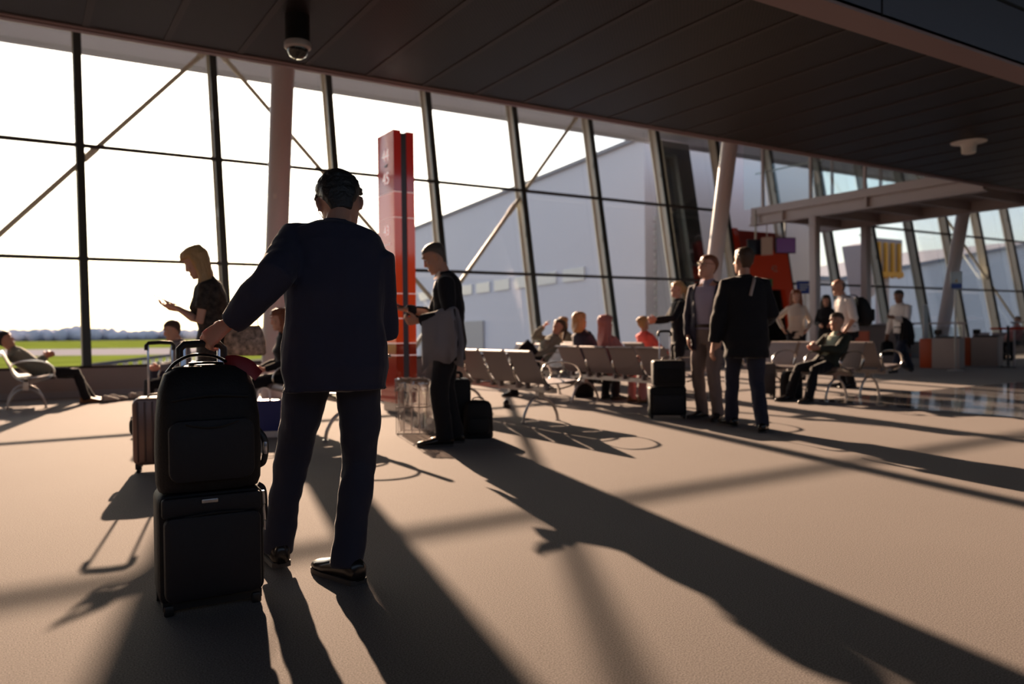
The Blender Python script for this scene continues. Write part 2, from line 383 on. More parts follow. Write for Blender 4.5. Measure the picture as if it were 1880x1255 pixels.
for X in (17.05, 20.03):
    for y in (14.25, 12.75, 11.25, 9.75): G(MB().bx(X-.03, X+.03, y-.035, y+.035, 4.2, 6.6)).build('glazing_post', K['steel'], t)
    G(MB().bx(X-.008, X+.008, 8.55, 14.9, 4.27, 6.58)).build('glass_wall', K['clear'], t, None)
G(MB().bx(17.16, 17.19, 8.55, 14.6, 5.2, 5.24)).build('handrail', K['gsteel'], t)
for (x, y, lb_) in ((17.02, 12.62, 'grey steel post beside the woman in the white sweater'), (20.03, 13.2, 'grey steel post right of the bald man with a backpack')):
    p = empty('steel_post', (x, y, 0), 0, lb_, 'post', 'posts under the gallery')
    MB().rbox((0, 0, 1.9), (.2, .2, 3.8), .02).build('shaft', K['steel'], p)
    MB().bx(-.17, .17, -.17, .17, 0, .02).build('base_plate', K['gsteel'], p)
    MB().bx(-.13, .13, -.13, .13, 3.55, 3.58).build('collar', K['steel'], p)

t = empty('gate_portal', (18.2, FY, 0), 0, 'red gate portal numbered 42 with a dark doorway', 'gate')
def Q(mb): return mb.xf(Matrix.Translation((-18.2, -FY, 0)))
def lean(x0, x1, z0, z1, o0, o1):
    return MB().prism([(FY+o0+.18*z0, z0), (FY+o1+.18*z0, z0), (FY+o1+.18*z1, z1), (FY+o0+.18*z1, z1)], 'x', x0, x1)
Q(lean(17.17, 17.36, 0, 3.85, -.03, .1)).build('side_frame', K['red'], t)
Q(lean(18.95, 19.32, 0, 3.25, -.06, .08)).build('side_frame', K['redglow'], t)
Q(lean(17.36, 18.95, 2.12, 3.25, -.06, .08)).build('header', K['redglow'], t)  # glow added to header and right frame, which stand in shade
Q(lean(17.36, 19.32, 3.25, 3.85, .25, .45)).build('upper_panel', K['redd'], t)
rc = Q(lean(17.36, 18.95, 0, 2.12, 1.6, 1.7)).build('door_recess', K['black'], t)  # sheet and reveals coloured black to put in the doorway's darkness
Q(lean(17.36, 17.5, 0, 2.12, .08, 1.6)).build('reveal', K['black'], t); Q(lean(18.85, 18.95, 0, 2.12, .08, 1.6)).build('reveal', K['black'], t)
Q(lean(17.36, 18.95, 2.12, 2.2, .08, 1.7)).build('lintel', K['black'], t)
Q(MB().bx(17.3, 19.3, FY, 17.2, -.3, -.002)).build('threshold', K['tarmac'], t)
M42 = Matrix.Translation((.42, .18*2.72-.068, 2.72)) @ Matrix.Rotation(R(90-10.2), 4, 'X')
text_mesh('gate_number', '42', .27, K['beige'], t, M42)
Q(MB().bx(18.05, 18.4, FY+.31, FY+.35, 2.2, 2.42)).build('exit_sign', K['green'], t)
Q(MB().bx(18.05, 18.17, FY+.2, FY+.3, 1.92, 2.1)).build('door_light', mat('green_lamp', (.02, .2, .1), .4, Emission_Color=(.03, .5, .22, 1), Emission_Strength=.5), t)

def screen(name, x, y, z, wd, ht, m, label, rz):
    s_ = empty(name, (x, y, z), rz, label, 'screen', 'screens hanging under the gallery')
    MB().rbox((0, .04, 0), (wd, .08, ht), .01, axis='y').build('housing', K['black'], s_)
    MB().bx(-wd/2+.02, wd/2-.02, -.012, .0, -ht/2+.02, ht/2-.02).build('display', m, s_)
    MB().bx(-.02, .02, .03, .07, ht/2, (4.075 if x > 17.1 else 4.2)-z).build('hanger', K['gsteel'], s_)
screen('display_screen', 17.35, 13.75, 3.2, .56, .42, K['purple'], 'purple lit flight screen right of the red portal top', R(-25))
screen('display_screen', 16.965, 14.4, 3.2, .50, .42, K['screend'], 'dark flight screen hanging above the dark suited man', R(-25))
t = empty('hanging_panel', (17.02, 14.1, 3.2), R(-60), 'pale blank panel between the two hanging screens', 'panel')
MB().bx(-.15, .15, -.01, .01, -.24, .24).build('board', K['beige'], t); MB().bx(-.012, .012, -.012, .012, .24, .6).build('hanger', K['gsteel'], t)
t = empty('blue_sign', (17.78, 13.49, 0), R(-32), 'blue information board on a pole beside the red portal', 'sign')
MB().cyl((0, 0, 0), (0, 0, 1.9), .025).build('pole', K['gsteel'], t); MB().lathe([(.18, 0), (.18, .015), (.03, .03)]).build('base', K['gsteel'], t)
bd = MB().rbox((0, -.03, 2.08), (.46, .04, .34), .01, axis='y').build('board', K['blue'], t)
ln = MB()
for i in range(3): ln.bx(-.16, .1-.05*i, -.054, -.05, 2.14-.07*i, 2.165-.07*i)
ln.build('pale_bars', K['winp'], bd)

# ------------------------------------------------------------------ boarding lane furniture at the far right
def reader(x, y, rz, label, tall):
    t = empty('boarding_reader', (x, y, 0), rz, label, 'boarding gate', 'boarding readers by the barriers')
    MB().rbox((0, -.3, .36), (.34, .62, .72), .02).build('body', K['beige'], t)
    MB().rbox((0, .16, .355), (.3, .28, .71), .02).build('end_panel', K['orange'], t)
    MB().rbox((0, -.3, .74), (.28, .5, .04), .01).build('top_plate', K['black'], t)
    hd = MB().rbox((.06, -.05, .86), (.1, .16, .12), .02).build('scanner', K['black'], t); MB().cyl((.06, -.05, .75), (.06, -.05, .82), .02).build('scanner_neck', K['black'], hd)
    if tall: MB().rbox((-.05, .20, 1.12), (.24, .06, .82), .015).build('screen_panel', K['winp'], t)
reader(18.75, 10.55, R(8), 'red and beige boarding reader with a tall pale panel behind walking man', True)
reader(20.42, 10.5, R(8), 'red and beige boarding reader right of the notice stand', False)
t = empty('gate_desk', (19.0, 12.4, 0), R(0), 'dark gate desk behind the bald man with orange front panels', 'desk')
MB().bx(-.35, .35, -.9, .9, 0, 1.04).build('body', K['wall'], t); MB().bx(-.42, .42, -.95, .95, 1.04, 1.08).build('worktop', K['bdark'], t)
for y, z in ((-.6, .88), (-.6, .2), (.1, .88)): MB().bx(-.3, .3, -.912-.0, -.9, z-.1, z+.1).build('front_panel', K['orange'], t) if y < 0 else MB().bx(-.362, -.35, -.2, .5, .2, .9).build('front_panel', K['orange'], t)
def rail(x, y, rz, L, label):
    t = empty('barrier_rail', (x, y, 0), rz, label, 'barrier', 'tubular steel barriers at the gate')
    pts = bez([(0, 0, 0), (0, 0, .5), (0, 0, .96), (.02, 0, 1.05), (.1, 0, 1.08), (L-.1, 0, 1.08), (L-.02, 0, 1.05), (L, 0, .96), (L, 0, .5), (L, 0, 0)], 5)
    MB().tube(pts, .022, 10).build('frame', K['steel'], t)
    MB().bx(.06, L-.06, -.006, .006, .18, .98).build('glass_panel', K['clear'], t, None)
rail(19.95, 10.5, R(90), 2.3, 'tubular steel barrier with glass left of the notice stand')
rail(20.85, 9.75, R(0), 3.2, 'tubular steel barrier with glass at the right edge')
t = empty('belt_barrier', (19.75, 9.75, 0), R(0), 'red belt stretched between two barriers right of notice stand', 'barrier')
MB().box((.45, -.25, .93), (1.05, .006, .05), Matrix.Rotation(R(-31), 3, 'Z')).build('belt', K['red'], t)
MB().cyl((.38, -.2, 0), (.38, -.2, 1.0), .03).build('post', K['black'], t); MB().lathe([(.16, 0), (.16, .02), (.04, .04)], (.38, -.2, 0)).build('base', K['black'], t)
t = empty('notice_stand', (17.75, 9.52, 0), R(-32), 'small white and blue notice on a slim pole by the leaning column', 'sign')
MB().cyl((0, 0, 0), (0, 0, 1.85), .022).build('pole', K['gsteel'], t); MB().lathe([(.17, 0), (.17, .02), (.04, .04)]).build('base', K['gsteel'], t)
nb = MB().rbox((0, -.03, 2.02), (.27, .03, .4), .01, axis='y').build('board', K['winp'], t)
MB().bx(-.12, .12, -.048, -.045, 1.84, 1.95).build('blue_band', K['blue'], nb); MB().prism([(-.03, 1.98), (.03, 1.98), (0, 2.06)], 'y', -.048, -.045).build('yellow_mark', K['yellow'], nb)

# ------------------------------------------------------------------ outdoors, seen through the glass
Fh, Rh = V((.534, .845, 0)), V((.845, -.534, 0))
def og(rt, d, z=-4.0): p = Rh*rt+Fh*d; return V((p.x, p.y, z))
def band(name, d0, d1, m, z, kind, wdt=1.0, tilt=0.):
    mb = MB(); a, b, c, e = og(-wdt*d0*1.6-40, d0, z), og(wdt*d0*1.6+40, d0+tilt, z), og(wdt*d1*1.6+40, d1+tilt, z), og(-wdt*d1*1.6-40, d1, z)
    mb.loft([[a, b, c, e], [p-V((0, 0, .2)) for p in (a, b, c, e)]]); o = mb.build(name, m, None, None); o['kind'] = kind; return o
o = struct('apron', MB().bx(-900, 1300, 15.3, 1500, -4.3, -4.05), K['tarmac'])
tag(band('grass_field', 116, 206, K['grass'], -4.0, 'stuff'), 'green grass strip nearest the terminal beyond the apron', 'grass')
tag(band('grass_field', 312, 860, K['grass'], -4.0, 'stuff'), 'farther green grass between the pale runway and the trees', 'grass')
tag(band('runway', 206, 312, K['runway'], -3.99, 'structure'), 'pale runway between two grass strips', 'runway')
a, b, c, e = og(-70, 60, -3.95), og(-30, 250, -3.95), og(-8, 250, -3.95), og(-18, 60, -3.95)
o = MB().loft([[a, b, c, e], [p-V((0, 0, .02)) for p in (a, b, c, e)]]).build('taxiway', K['tarmac'], None, None); o['kind'] = 'structure'; tag(o, 'grey taxiway running diagonally past the grass', 'taxiway')
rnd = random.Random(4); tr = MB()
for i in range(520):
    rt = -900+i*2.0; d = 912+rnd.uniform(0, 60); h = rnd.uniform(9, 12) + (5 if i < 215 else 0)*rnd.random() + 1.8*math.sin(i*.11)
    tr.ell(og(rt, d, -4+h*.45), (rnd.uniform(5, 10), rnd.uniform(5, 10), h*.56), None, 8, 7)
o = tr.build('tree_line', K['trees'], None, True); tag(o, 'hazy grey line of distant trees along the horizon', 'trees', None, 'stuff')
t = empty('distant_shed', og(-600, 860, -4), R(-32.3), 'long low bluish shed in front of the trees at far left', 'shed')
MB().bx(-60, 30, 0, 20, 0, 6).build('wall', K['bluebldg'], t); MB().prism([(-1, 6), (21, 6), (10, 8)], 'x', -61, 31).build('roof', K['bdark'], t)
# slatted blast fence
a, b = og(-17.5, 32, -.25), og(-24, 62, -.25); dirv = (b-a); L = dirv.length; dirv.normalize(); ang = math.atan2(dirv.y, dirv.x)
t = empty('blast_fence', (a.x, a.y, -4.05), ang, 'pale slatted fence outside beyond the sill wall', 'fence')
MB().bx(0, L, -.1, .1, 3.75, 3.9).build('top_rail', K['tarmac'], t)
n = 16
for i in range(n):
    x0 = L*i/n
    MB().loft([[V((x0+.15, -.05, 0)), V((x0+.95, -.05, 0)), V((x0+.95, .0, 0)), V((x0+.15, .0, 0))], [V((x0+.7, .1, 3.75)), V((x0+1.5, .1, 3.75)), V((x0+1.5, .15, 3.75)), V((x0+.7, .15, 3.75))]]).build('slat', K['winp'], t)
MB().bx(0, L, .15, .25, 0, .6).build('base_rail', K['bdark'], t)
# the big grey building beyond the glazing
t = empty('grey_hangar', (18.0, 20, -4.05), 0, 'large pale grey building with a plain wall beyond the glazing', 'building')
ad = V((math.cos(R(82.6)), math.sin(R(82.6)), 0)); Lh = 30
e0 = V((0, 0, 0)); e1 = ad*Lh; e2 = e1+V((14, 0, 0)); e3 = V((9.2, 0, 0))
base = [e0, e1, e2, e3]; Hh = 11.5
MB().loft([base, [p+V((0, 0, Hh)) for p in base]]).build('wall', K['bldg'], t, None)
rf = [V((-.12, -.12, 0)), e1+V((-.12, .12, 0)), e2+V((.12, .12, 0)), e3+V((.12, -.12, 0))]
MB().loft([[p+V((0, 0, Hh)) for p in rf], [p+V((0, 0, Hh+.14)) for p in rf]]).build('roof_edge', K['bdark'], t, None)
for i in range(11):  # pale panels on the wall stand in for reflections in the glazing
    L0 = 4+i*2.3; p = ad*L0; q = ad*(L0+1.7); nrm = V((-ad.y, ad.x, 0))
    MB().loft([[p+nrm*.0+V((0, 0, 7.0)), q+V((0, 0, 7.0)), q+V((0, 0, 7.5)), p+V((0, 0, 7.5))], [v+nrm*.06 for v in (p+V((0, 0, 7.0)), q+V((0, 0, 7.0)), q+V((0, 0, 7.5)), p+V((0, 0, 7.5)))]]).build('window', K['brefl'], t, None)
p, q = ad*14.0, ad*24; nrm = V((-ad.y, ad.x, 0))
MB().loft([[p, q, q+V((0, 0, 5.6)), p+V((0, 0, 5.6))], [v+nrm*.1 for v in (p, q, q+V((0, 0, 5.6)), p+V((0, 0, 5.6)))]]).build('door', K['doorg'], t, None)
vs = MB()
for i in range(14): vs.bx(.4+.0, 1.6, -.05, 0, 5.5+.25*i, 5.65+.25*i)
vs.build('louvre', K['winp'], t, None)
t = empty('dark_vestibule', (16.4, 15.9, 0), 0, 'dark glazed vestibule outside, left of the leaning column', 'vestibule')
vb = MB().prism([(-.15+.09, 0.), (1.2, 0), (1.2, 6.5), (-.15+.09+.18*6.2, 6.5)], 'x', -.55, .62).build('shell', K['bdark'], t, None)
MB().prism([(-.12, .05), (-.08, .05), (-.08+.18*6.2, 6.3), (-.12+.18*6.2, 6.3)], 'x', -.5, .6).build('pane', K['darkglass'], t, None)
MB().prism([(-.17, 0), (-.05, 0), (-.05+.18*6.3, 6.5), (-.17+.18*6.3, 6.5)], 'x', -.68, -.55).build('edge_frame', K['mull'], t, None)
t = empty('blue_grey_building', (42.7, 30, -4.05), 0, 'low blue grey building beyond the far right glazing', 'building')
MB().prism([(-5, 0), (26, 0), (26, 11.6), (0, 7.9), (-5, 7.9)], 'y', 0, 12).build('wall', K['bluebldg'], t, None)
MB().prism([(-5.2, 7.9), (0, 7.9), (26.2, 11.6), (26.2, 11.85), (0, 8.15), (-5.2, 8.15)], 'y', -.2, 12.2).build('roof_edge', K['bdark'], t, None)
t = empty('lifting_rig', (35.6, 22, -4.05), 0, 'yellow barred lifting rig with dark frame outside far glazing', 'rig')
MB().bx(-1.2, 1.2, .3, .9, 7.6, 9.3).build('frame', K['bdark'], t)
for i in range(4): MB().bx(-.92+.55*i, -.76+.55*i, .15, .3, 7.4, 9.1).build('bar', K['yellow'], t)
MB().bx(-1.0, 1.0, .1, .3, 7.45, 7.7).build('cross_bar', K['yellow'], t)
MB().prism([(-2.3, 8.9), (-1.2, 9.1), (-1.2, 6.6), (-1.6, 6.4)], 'y', .2, 1.2).build('boom', K['steel'], t, None)
MB().bx(-.25, .25, .4, .8, 0, 7.6).build('mast', K['steel'], t)
# ------------------------------------------------------------------ benches
def strip(mb, prof, x0, x1, th):
    """sheet of thickness th following a (y, z) profile, from x0 to x1"""
    n = len(prof); top = []; bot = []
    for i, p in enumerate(prof):
        a = V((prof[min(i+1, n-1)][0]-prof[max(i-1, 0)][0], prof[min(i+1, n-1)][1]-prof[max(i-1, 0)][1])).normalized()
        top.append(p); bot.append((p[0]+a.y*th, p[1]-a.x*th))
    return mb.prism(top+bot[::-1], 'x', x0, x1)
def crv(p, n=5): return [(q.x, q.y) for q in bez([V((a, b, 0)) for a, b in p], n)]
SEATP = crv([(.35, .405), (.355, .435), (.31, .452), (.1, .43), (-.08, .425)])
BACKP = crv([(-.10, .43), (-.15, .50), (-.21, .63), (-.27, .765), (-.295, .785), (-.31, .77)])
PITCH_ = .56
bench_proto = {}
def make_bench(n):
    t = empty('bench')
    W = n*PITCH_
    MB().bx(-W/2+.02, W/2-.02, -.035, .035, .33, .385).build('beam', K['gsteel'], t)
    for i in range(n):
        xc = -W/2+PITCH_*(i+.5)
        if i == 0:
            a = strip(MB(), SEATP, -.245, .245, .012).build('seat', K['seat'], t); b = strip(MB(), BACKP, -.245, .245, .012)
            b.bx(-.2, -.17, -.08, -.02, .36, .43).bx(.17, .2, -.08, -.02, .36, .43)
            b = b.build('backrest', K['seat'], t)
            tr_ = MB().tube([(-.24, -.293, .782), (.24, -.293, .782)], .011, 8).build('top_rail', K['gsteel'], b)
        else:
            a = a.copy(); b2 = b.copy(); t2 = tr_.copy(); b = b2
            for o in (a, b2, t2): col.objects.link(o)
            t2.parent = b2
        a.location.x = xc; b.location.x = xc
    arm = None
    for i in range(n+1):
        xc = -W/2+PITCH_*i
        if arm is None:
            pts = bez([(0, -.03, .39), (0, -.12, .45), (0, -.17, .56), (0, -.12, .645), (0, .05, .67), (0, .24, .64), (0, .33, .56), (0, .33, .47), (0, .22, .41), (0, .05, .375)], 5)
            arm = MB().tube(pts, (.02, .009), 8, ref=(1, 0, 0)).build('armrest', K['chrome'], t)
        else:
            arm = arm.copy(); col.objects.link(arm)
        arm.location.x = xc
    for sgn in (-1, 1):
        lg = MB().tube(bez([(0, -.22, .012), (0, -.20, .10), (0, -.13, .22), (0, -.03, .275), (0, .04, .275), (0, .15, .21), (0, .22, .10), (0, .24, .012)], 5), .017, 10)
        lg.box((0, 0, .30), (.07, .07, .08)).lathe([(.028, 0), (.028, .012)], (0, -.22, 0), 12).lathe([(.028, 0), (.028, .012)], (0, .24, 0), 12)
        o = lg.build('leg', K['gsteel'], t); o.location.x = sgn*(W/2-.3)
    return t
used_b = set()
def bench(n, bx_, y0, face, label):
    """beam at world x = bx_, row from y0 upwards; face = +1 looks to +x, -1 to -x"""
    if n not in bench_proto: bench_proto[n] = make_bench(n); t = bench_proto[n]
    else: t = copy_tree(bench_proto[n])
    t.location = (bx_, y0+n*PITCH_/2, 0); t.rotation_euler = (0, 0, R(-90*face))
    return tag(t, label, 'bench', 'perforated metal waiting benches')
bench(4, 4.86, 6.83, 1, 'empty metal bench with backs to camera beside the man holding a folded jacket')
bench(4, 6.72, 6.80, 1, 'metal bench seating a light haired and a pink hooded traveller')
bench(4, 2.66, 6.80, -1, 'metal bench whose curved legs show between the navy jacketed man\'s legs')
bench(3, 1.80, 9.25, -1, 'metal bench holding the navy bag behind the rose suitcase handle')
bench(3, 0.10, 12.5, 1, 'metal bench at far left with a reclining sleeper')
bench(3, 7.02, 9.75, -1, 'metal bench under the reclining woman with a ponytail')
bench(5, 8.85, 9.55, 1, 'farther metal bench under the traveller in a coral top')
bench(3, 9.74, 6.58, -1, 'metal bench under the man in a green shirt')
bench(3, 10.50, 6.58, 1, 'metal bench back to back with the seated man\'s bench')
bench(4, 24.6, 10.6, -1, 'distant metal bench at the right edge beyond the barrier')

# ------------------------------------------------------------------ luggage
K.update(
    bag=mat('black_nylon', (.006, .006, .008), .65, spec=.3, bump=(120, .25)), bag2=mat('charcoal_nylon', (.009, .009, .013), .6, spec=.35, bump=(90, .2)),
    greybag=mat('grey_fabric', (.10, .09, .09), .7, bump=(80, .2)), rose=mat('rose_shell', (.17, .105, .09), .32, .45), rosed=mat('rose_edge', (.09, .055, .05), .4, .3),
    navyb=mat('navy_canvas', (.014, .018, .05), .7, bump=(60, .2)), wheel=mat('rubber_wheel', (.01, .01, .01), .7), alu=mat('pole_metal', (.55, .55, .60), .25, .8),
    tagr=mat('red_leather', (.22, .012, .016), .5), zip=mat('zip_metal', (.5, .5, .52), .3, .9), blueb=mat('blue_bag', (.008, .02, .16), .5), scarlet=mat('coral_cloth', (.75, .13, .10), .8),
    snake=mat('snakeskin', (.36, .25, .19), .45, var=(28, .7)), clearbag=glass_material('clear_liner', (.82, .78, .76), .5), wire=mat('basket_wire', (.42, .38, .38), .4, .6), shoe=mat('black_leather', (.012, .010, .010), .25), tan=mat('tan_leather', (.22, .09, .03), .5), paleshoe=mat('pale_suede', (.36, .31, .28), .8),
)
def pull_handle(t, w, y, z0, z1, th=.02, m='alu'):
    for s in (-1, 1): MB().rbox((s*w/2, y, (z0+z1)/2), (th, th*.7, z1-z0), th*.25).build('pole', K[m], t)
    g = MB().tube([(-w/2-.012, y, z1-.045), (-w/2-.012, y, z1-.01), (-w/2+.005, y, z1+.008), (0, y, z1+.012), (w/2-.005, y, z1+.008), (w/2+.012, y, z1-.01), (w/2+.012, y, z1-.045)], (.019, .015), 10, ref=(0, 1, 0))
    return g.build('grip', K['black'], t)
def wheels(t, w, d, r, four=True, m='wheel'):
    for sx in (-1, 1):
        for sy in ((-1, 1) if four else (1,)):
            o = MB().cyl((sx*w/2-.012, sy*d/2, r), (sx*w/2+.012, sy*d/2, r), r, 14).build('wheel', K[m], t)
            MB().bx(sx*w/2-.02, sx*w/2+.02, sy*d/2-.02, sy*d/2+.02, r, 2*r+.015).build('wheel_fork', K['black'], o)

# the black roller case of the man in front
t = empty('roller_suitcase', (.60, 3.10, 0), R(-4), 'black soft roller suitcase standing nearest the camera under a backpack', 'suitcase', None)
MB().rbox((0, 0, .235), (.365, .22, .395), .035, 5, 'y').build('body', K['bag'], t)
fp_ = MB().rbox((0, -.125, .205), (.33, .05, .30), .03, 5, 'y').build('front_pocket', K['bag2'], t)
zp = MB().tube(bez([(-.155, -.128, .335), (-.08, -.14, .353), (.05, -.142, .358), (.155, -.128, .345)], 6), .004, 6).build('zip', K['groove'], fp_)
MB().rbox((.0, -.115, .385), (.34, .03, .07), .012, 4, 'y').build('upper_panel', K['bag2'], t)
MB().rbox((-.01, -.133, .402), (.055, .006, .014), .003, 2, 'y').build('name_plate', K['zip'], t)
for (z, y) in ((.33, -.085), (.39, -.08)):
    z_ = MB().tube([(.184, y, z+.02), (.186, y, z), (.187, y-.003, z-.03)], .006, 6); z_.box((.188, y, z-.05), (.006, .012, .035)); z_.build('zip_pull', K['zip'], t)
MB().tube(bez([(.18, -.0, .42), (.2, -.0, .40), (.205, 0, .34), (.2, 0, .28), (.18, 0, .26)], 5), (.012, .006), 8).build('side_handle', K['bag2'], t)
MB().bx(-.17, .17, -.11, .10, .02, .05).build('base', K['black'], t)
for sx in (-1, 1): MB().rbox((sx*.15, -.105, .02), (.035, .03, .04), .008).build('foot', K['black'], t)
for sx in (-1, 1): MB().cyl((sx*.165-.012, .10, .03), (sx*.165+.012, .10, .03), .03, 14).build('wheel', K['wheel'], t)
pull_handle(t, .135, .118, .05, .955, .024)
pbm = MB(); PB = []
for (z, w, y0, y1) in ((0, .345, -.10, .085), (.03, .362, -.12, .09), (.14, .366, -.135, .092), (.26, .358, -.13, .09), (.36, .335, -.11, .085), (.42, .295, -.085, .075), (.445, .22, -.055, .06), (.452, .12, -.03, .035)):
    ring = []
    for k in range(28):
        a = 2*math.pi*k/28; ca, sa = math.cos(a), math.sin(a); e = .55
        ring.append(V((math.copysign(abs(ca)**e, ca)*w/2, (y0+y1)/2+math.copysign(abs(sa)**e, sa)*(y1-y0)/2, z)))
    PB.append(ring)
t = empty('laptop_backpack', (.598, 3.085, .437), R(-4), 'black laptop backpack resting on the nearest roller suitcase', 'backpack')
MB().loft(PB).build('body', K['bag'], t)
o = MB().rbox((0, -.128, .15), (.29, .035, .22), .04, 5, 'y').build('front_pocket', K['bag2'], t)
MB().tube(bez([(-.09, -.148, .248), (-.03, -.152, .236), (.03, -.152, .236), (.09, -.148, .252)], 6), .004, 6).build('pocket_seam', K['zip'] if False else K['black'], o)
MB().tube(bez([(-.13, -.112, .33), (0, -.128, .345), (.13, -.112, .335)], 6), .004, 6).build('zip', K['groove'], t)
MB().tube(bez([(-.135, .02, .425), (-.105, .0, .462), (-.05, -.01, .488), (.02, -.01, .485), (.07, 0, .462), (.10, .01, .437)], 6), (.013, .006), 8, ref=(0, 1, 0)).build('carry_handle', K['shoe'], t)
MB().tube(bez([(-.06, .0, .456), (0, 0, .459), (.06, .0, .455)], 5), (.012, .005), 8, ref=(0, 1, 0)).build('handle_base', K['shoe'], t)
for s in (-1, 1): MB().tube(bez([(s*.10, .08, .40), (s*.12, .105, .3), (s*.12, .105, .12), (s*.14, .09, .04)], 5), (.025, .008), 8, ref=(1, 0, 0)).build('shoulder_strap', K['bag2'], t)
bk_ = MB().tube(bez([(.178, -.02, .20), (.2, -.03, .165), (.205, -.03, .12), (.196, -.03, .075), (.18, -.02, .06)], 5), (.012, .006), 8); bk_.build('compression_strap', K['black'], t)
MB().rbox((.202, -.035, .13), (.014, .022, .05), .004).build('buckle', K['alu'], t)
rt = MB(); path = bez([(.068, .0, .466), (.10, -.03, .462), (.145, -.05, .44), (.18, -.05, .405)], 5)
rt.tube(path, [(.018+.01*min(i/8, 1), .004) for i in range(len(path))], 8, ref=(0, .4, 1)).build('luggage_tag', K['tagr'], t)

t = empty('hard_suitcase', (.90, 6.33, 0), R(-11), 'rose metallic hard shell suitcase with raised handle at left', 'suitcase')
sb = MB().rbox((0, 0, .30), (.37, .22, .49), .05, 5, 'y').build('shell', K['rose'], t)
for i in range(7): MB().rbox((-.15+.05*i, 0, .30), (.014, .236, .44), .006).build('rib', K['rosed'], sb)
MB().rbox((0, 0, .30), (.376, .014, .496), .05, 5, 'y').build('zip_band', K['black'], t)
MB().tube(bez([(-.09, -.02, .54), (-.06, -.02, .565), (.06, -.02, .565), (.09, -.02, .54)], 4), (.014, .006), 8, ref=(0, 1, 0)).build('carry_handle', K['black'], t)
MB().tube(bez([(-.188, 0, .38), (-.2, 0, .36), (-.2, 0, .30), (-.188, 0, .28)], 4), (.012, .006), 8).build('side_handle', K['black'], t)
wheels(t, .30, .15, .026); pull_handle(t, .165, .07, .5, .935, .016)

def soft_bag(name, loc, rz, w, d, h, m, label, cat='bag', pocket=True, handle=True, e=.6, group=None):
    t = empty(name, loc, rz, label, cat, group); rings = []
    for (f, k) in ((0, .9), (.04, .98), (.3, 1), (.7, .97), (.88, .88), (.96, .7), (1, .4)):
        rings.append([V((math.copysign(abs(math.cos(6.2832*q/24))**e, math.cos(6.2832*q/24))*w/2*k, math.copysign(abs(math.sin(6.2832*q/24))**e, math.sin(6.2832*q/24))*d/2*k, h*f)) for q in range(24)])
    b = MB().loft(rings); b.build('body', K[m], t)
    if pocket: MB().rbox((0, -d/2-.008, h*.34), (w*.72, .05, h*.42), .04, 5, 'y').build('front_pocket', K[m], t)
    if handle: MB().tube(bez([(-w*.2, 0, h*.94), (-w*.14, 0, h*1.05), (w*.14, 0, h*1.05), (w*.2, 0, h*.94)], 5), (.012, .006), 8, ref=(0, 1, 0)).build('carry_handle', K['black'], t)
    return t
# rolling office bag with a rucksack hanging on it, behind the man with the folded jacket
t = empty('rolling_bag', (3.54, 6.64, 0), R(-25), 'black rolling bag just right of the man holding a folded jacket', 'suitcase')
MB().rbox((0, 0, .30), (.30, .2, .50), .03, 5, 'y').build('body', K['bag'], t); wheels(t, .24, .12, .03)
pull_handle(t, .12, .08, .5, .60, .016, 'black')
soft_bag('small_rucksack', (3.66, 6.40, 0), R(-25), .28, .14, .36, 'bag', 'rounded black rucksack leaning on the rolling bag', 'backpack')
# two cases stacked before the man in glasses
t = empty('cabin_case', (6.20, 6.55, 0), R(-35), 'squat black cabin case under a smaller bag, beside the man in glasses', 'suitcase')
MB().rbox((0, 0, .20), (.41, .22, .32), .03, 5, 'y').build('body', K['bag'], t); MB().rbox((0, -.115, .17), (.34, .03, .2), .02, 4, 'y').build('front_pocket', K['bag2'], t)
wheels(t, .36, .14, .02); pull_handle(t, .12, .13, .1, .97, .014)
t = empty('flight_bag', (6.19, 6.52, .365), R(-35), 'small black bag strapped on top of the squat cabin case', 'bag')
MB().rbox((0, -.03, .15), (.36, .19, .285), .03, 5, 'y').build('body', K['bag2'], t); MB().rbox((0, -.13, .12), (.28, .02, .16), .02, 4, 'y').build('front_pocket', K['bag'], t)
MB().tube(bez([(-.08, -.03, .285), (-.05, -.03, .325), (.05, -.03, .325), (.08, -.03, .285)], 4), (.01, .005), 8, ref=(0, 1, 0)).build('carry_handle', K['black'], t)
t = empty('grey_trolley', (9.20, 7.70, 0), R(-30), 'grey trolley case with raised handle left of the seated man in green', 'suitcase')
MB().rbox((0, 0, .27), (.30, .2, .44), .03, 5, 'y').build('body', K['greybag'], t); MB().rbox((0, -.105, .22), (.22, .03, .22), .02, 4, 'y').build('front_pocket', K['greybag'], t)
wheels(t, .25, .13, .025); pull_handle(t, .12, .08, .4, .98, .014)
soft_bag('holdall', (9.28, 7.28, 0), R(-35), .30, .22, .40, 'bag', 'black bag on the floor between the feet of the man in green')
soft_bag('shoulder_bag', (7.22, 9.40, 0), R(-40), .30, .2, .40, 'bag', 'black bag on the floor at the end of the pink traveller\'s bench')
t = soft_bag('travel_bag', (1.50, 10.66, .462), R(85), .46, .24, .2, 'navyb', 'navy travel bag lying on the bench beyond the rose suitcase', pocket=False)
t = empty('shopping_bag', (2.03, 7.75, 0), R(-20), 'blue shopping bag with white base on the floor behind the nearest suitcase', 'bag')
MB().loft([[V((-.15, -.07, .06)), V((.15, -.07, .06)), V((.15, .07, .06)), V((-.15, .07, .06))], [V((-.17, -.08, .36)), V((.17, -.08, .36)), V((.17, .08, .36)), V((-.17, .08, .36))]]).build('body', K['blueb'], t)
MB().bx(-.15, .15, -.07, .07, 0, .06).build('base', K['white'], t)
for y in (-.06, .06): MB().tube(bez([(-.06, y, .35), (-.04, y, .46), (.04, y, .46), (.06, y, .35)], 5), .006, 6).build('handle', K['white'], t)

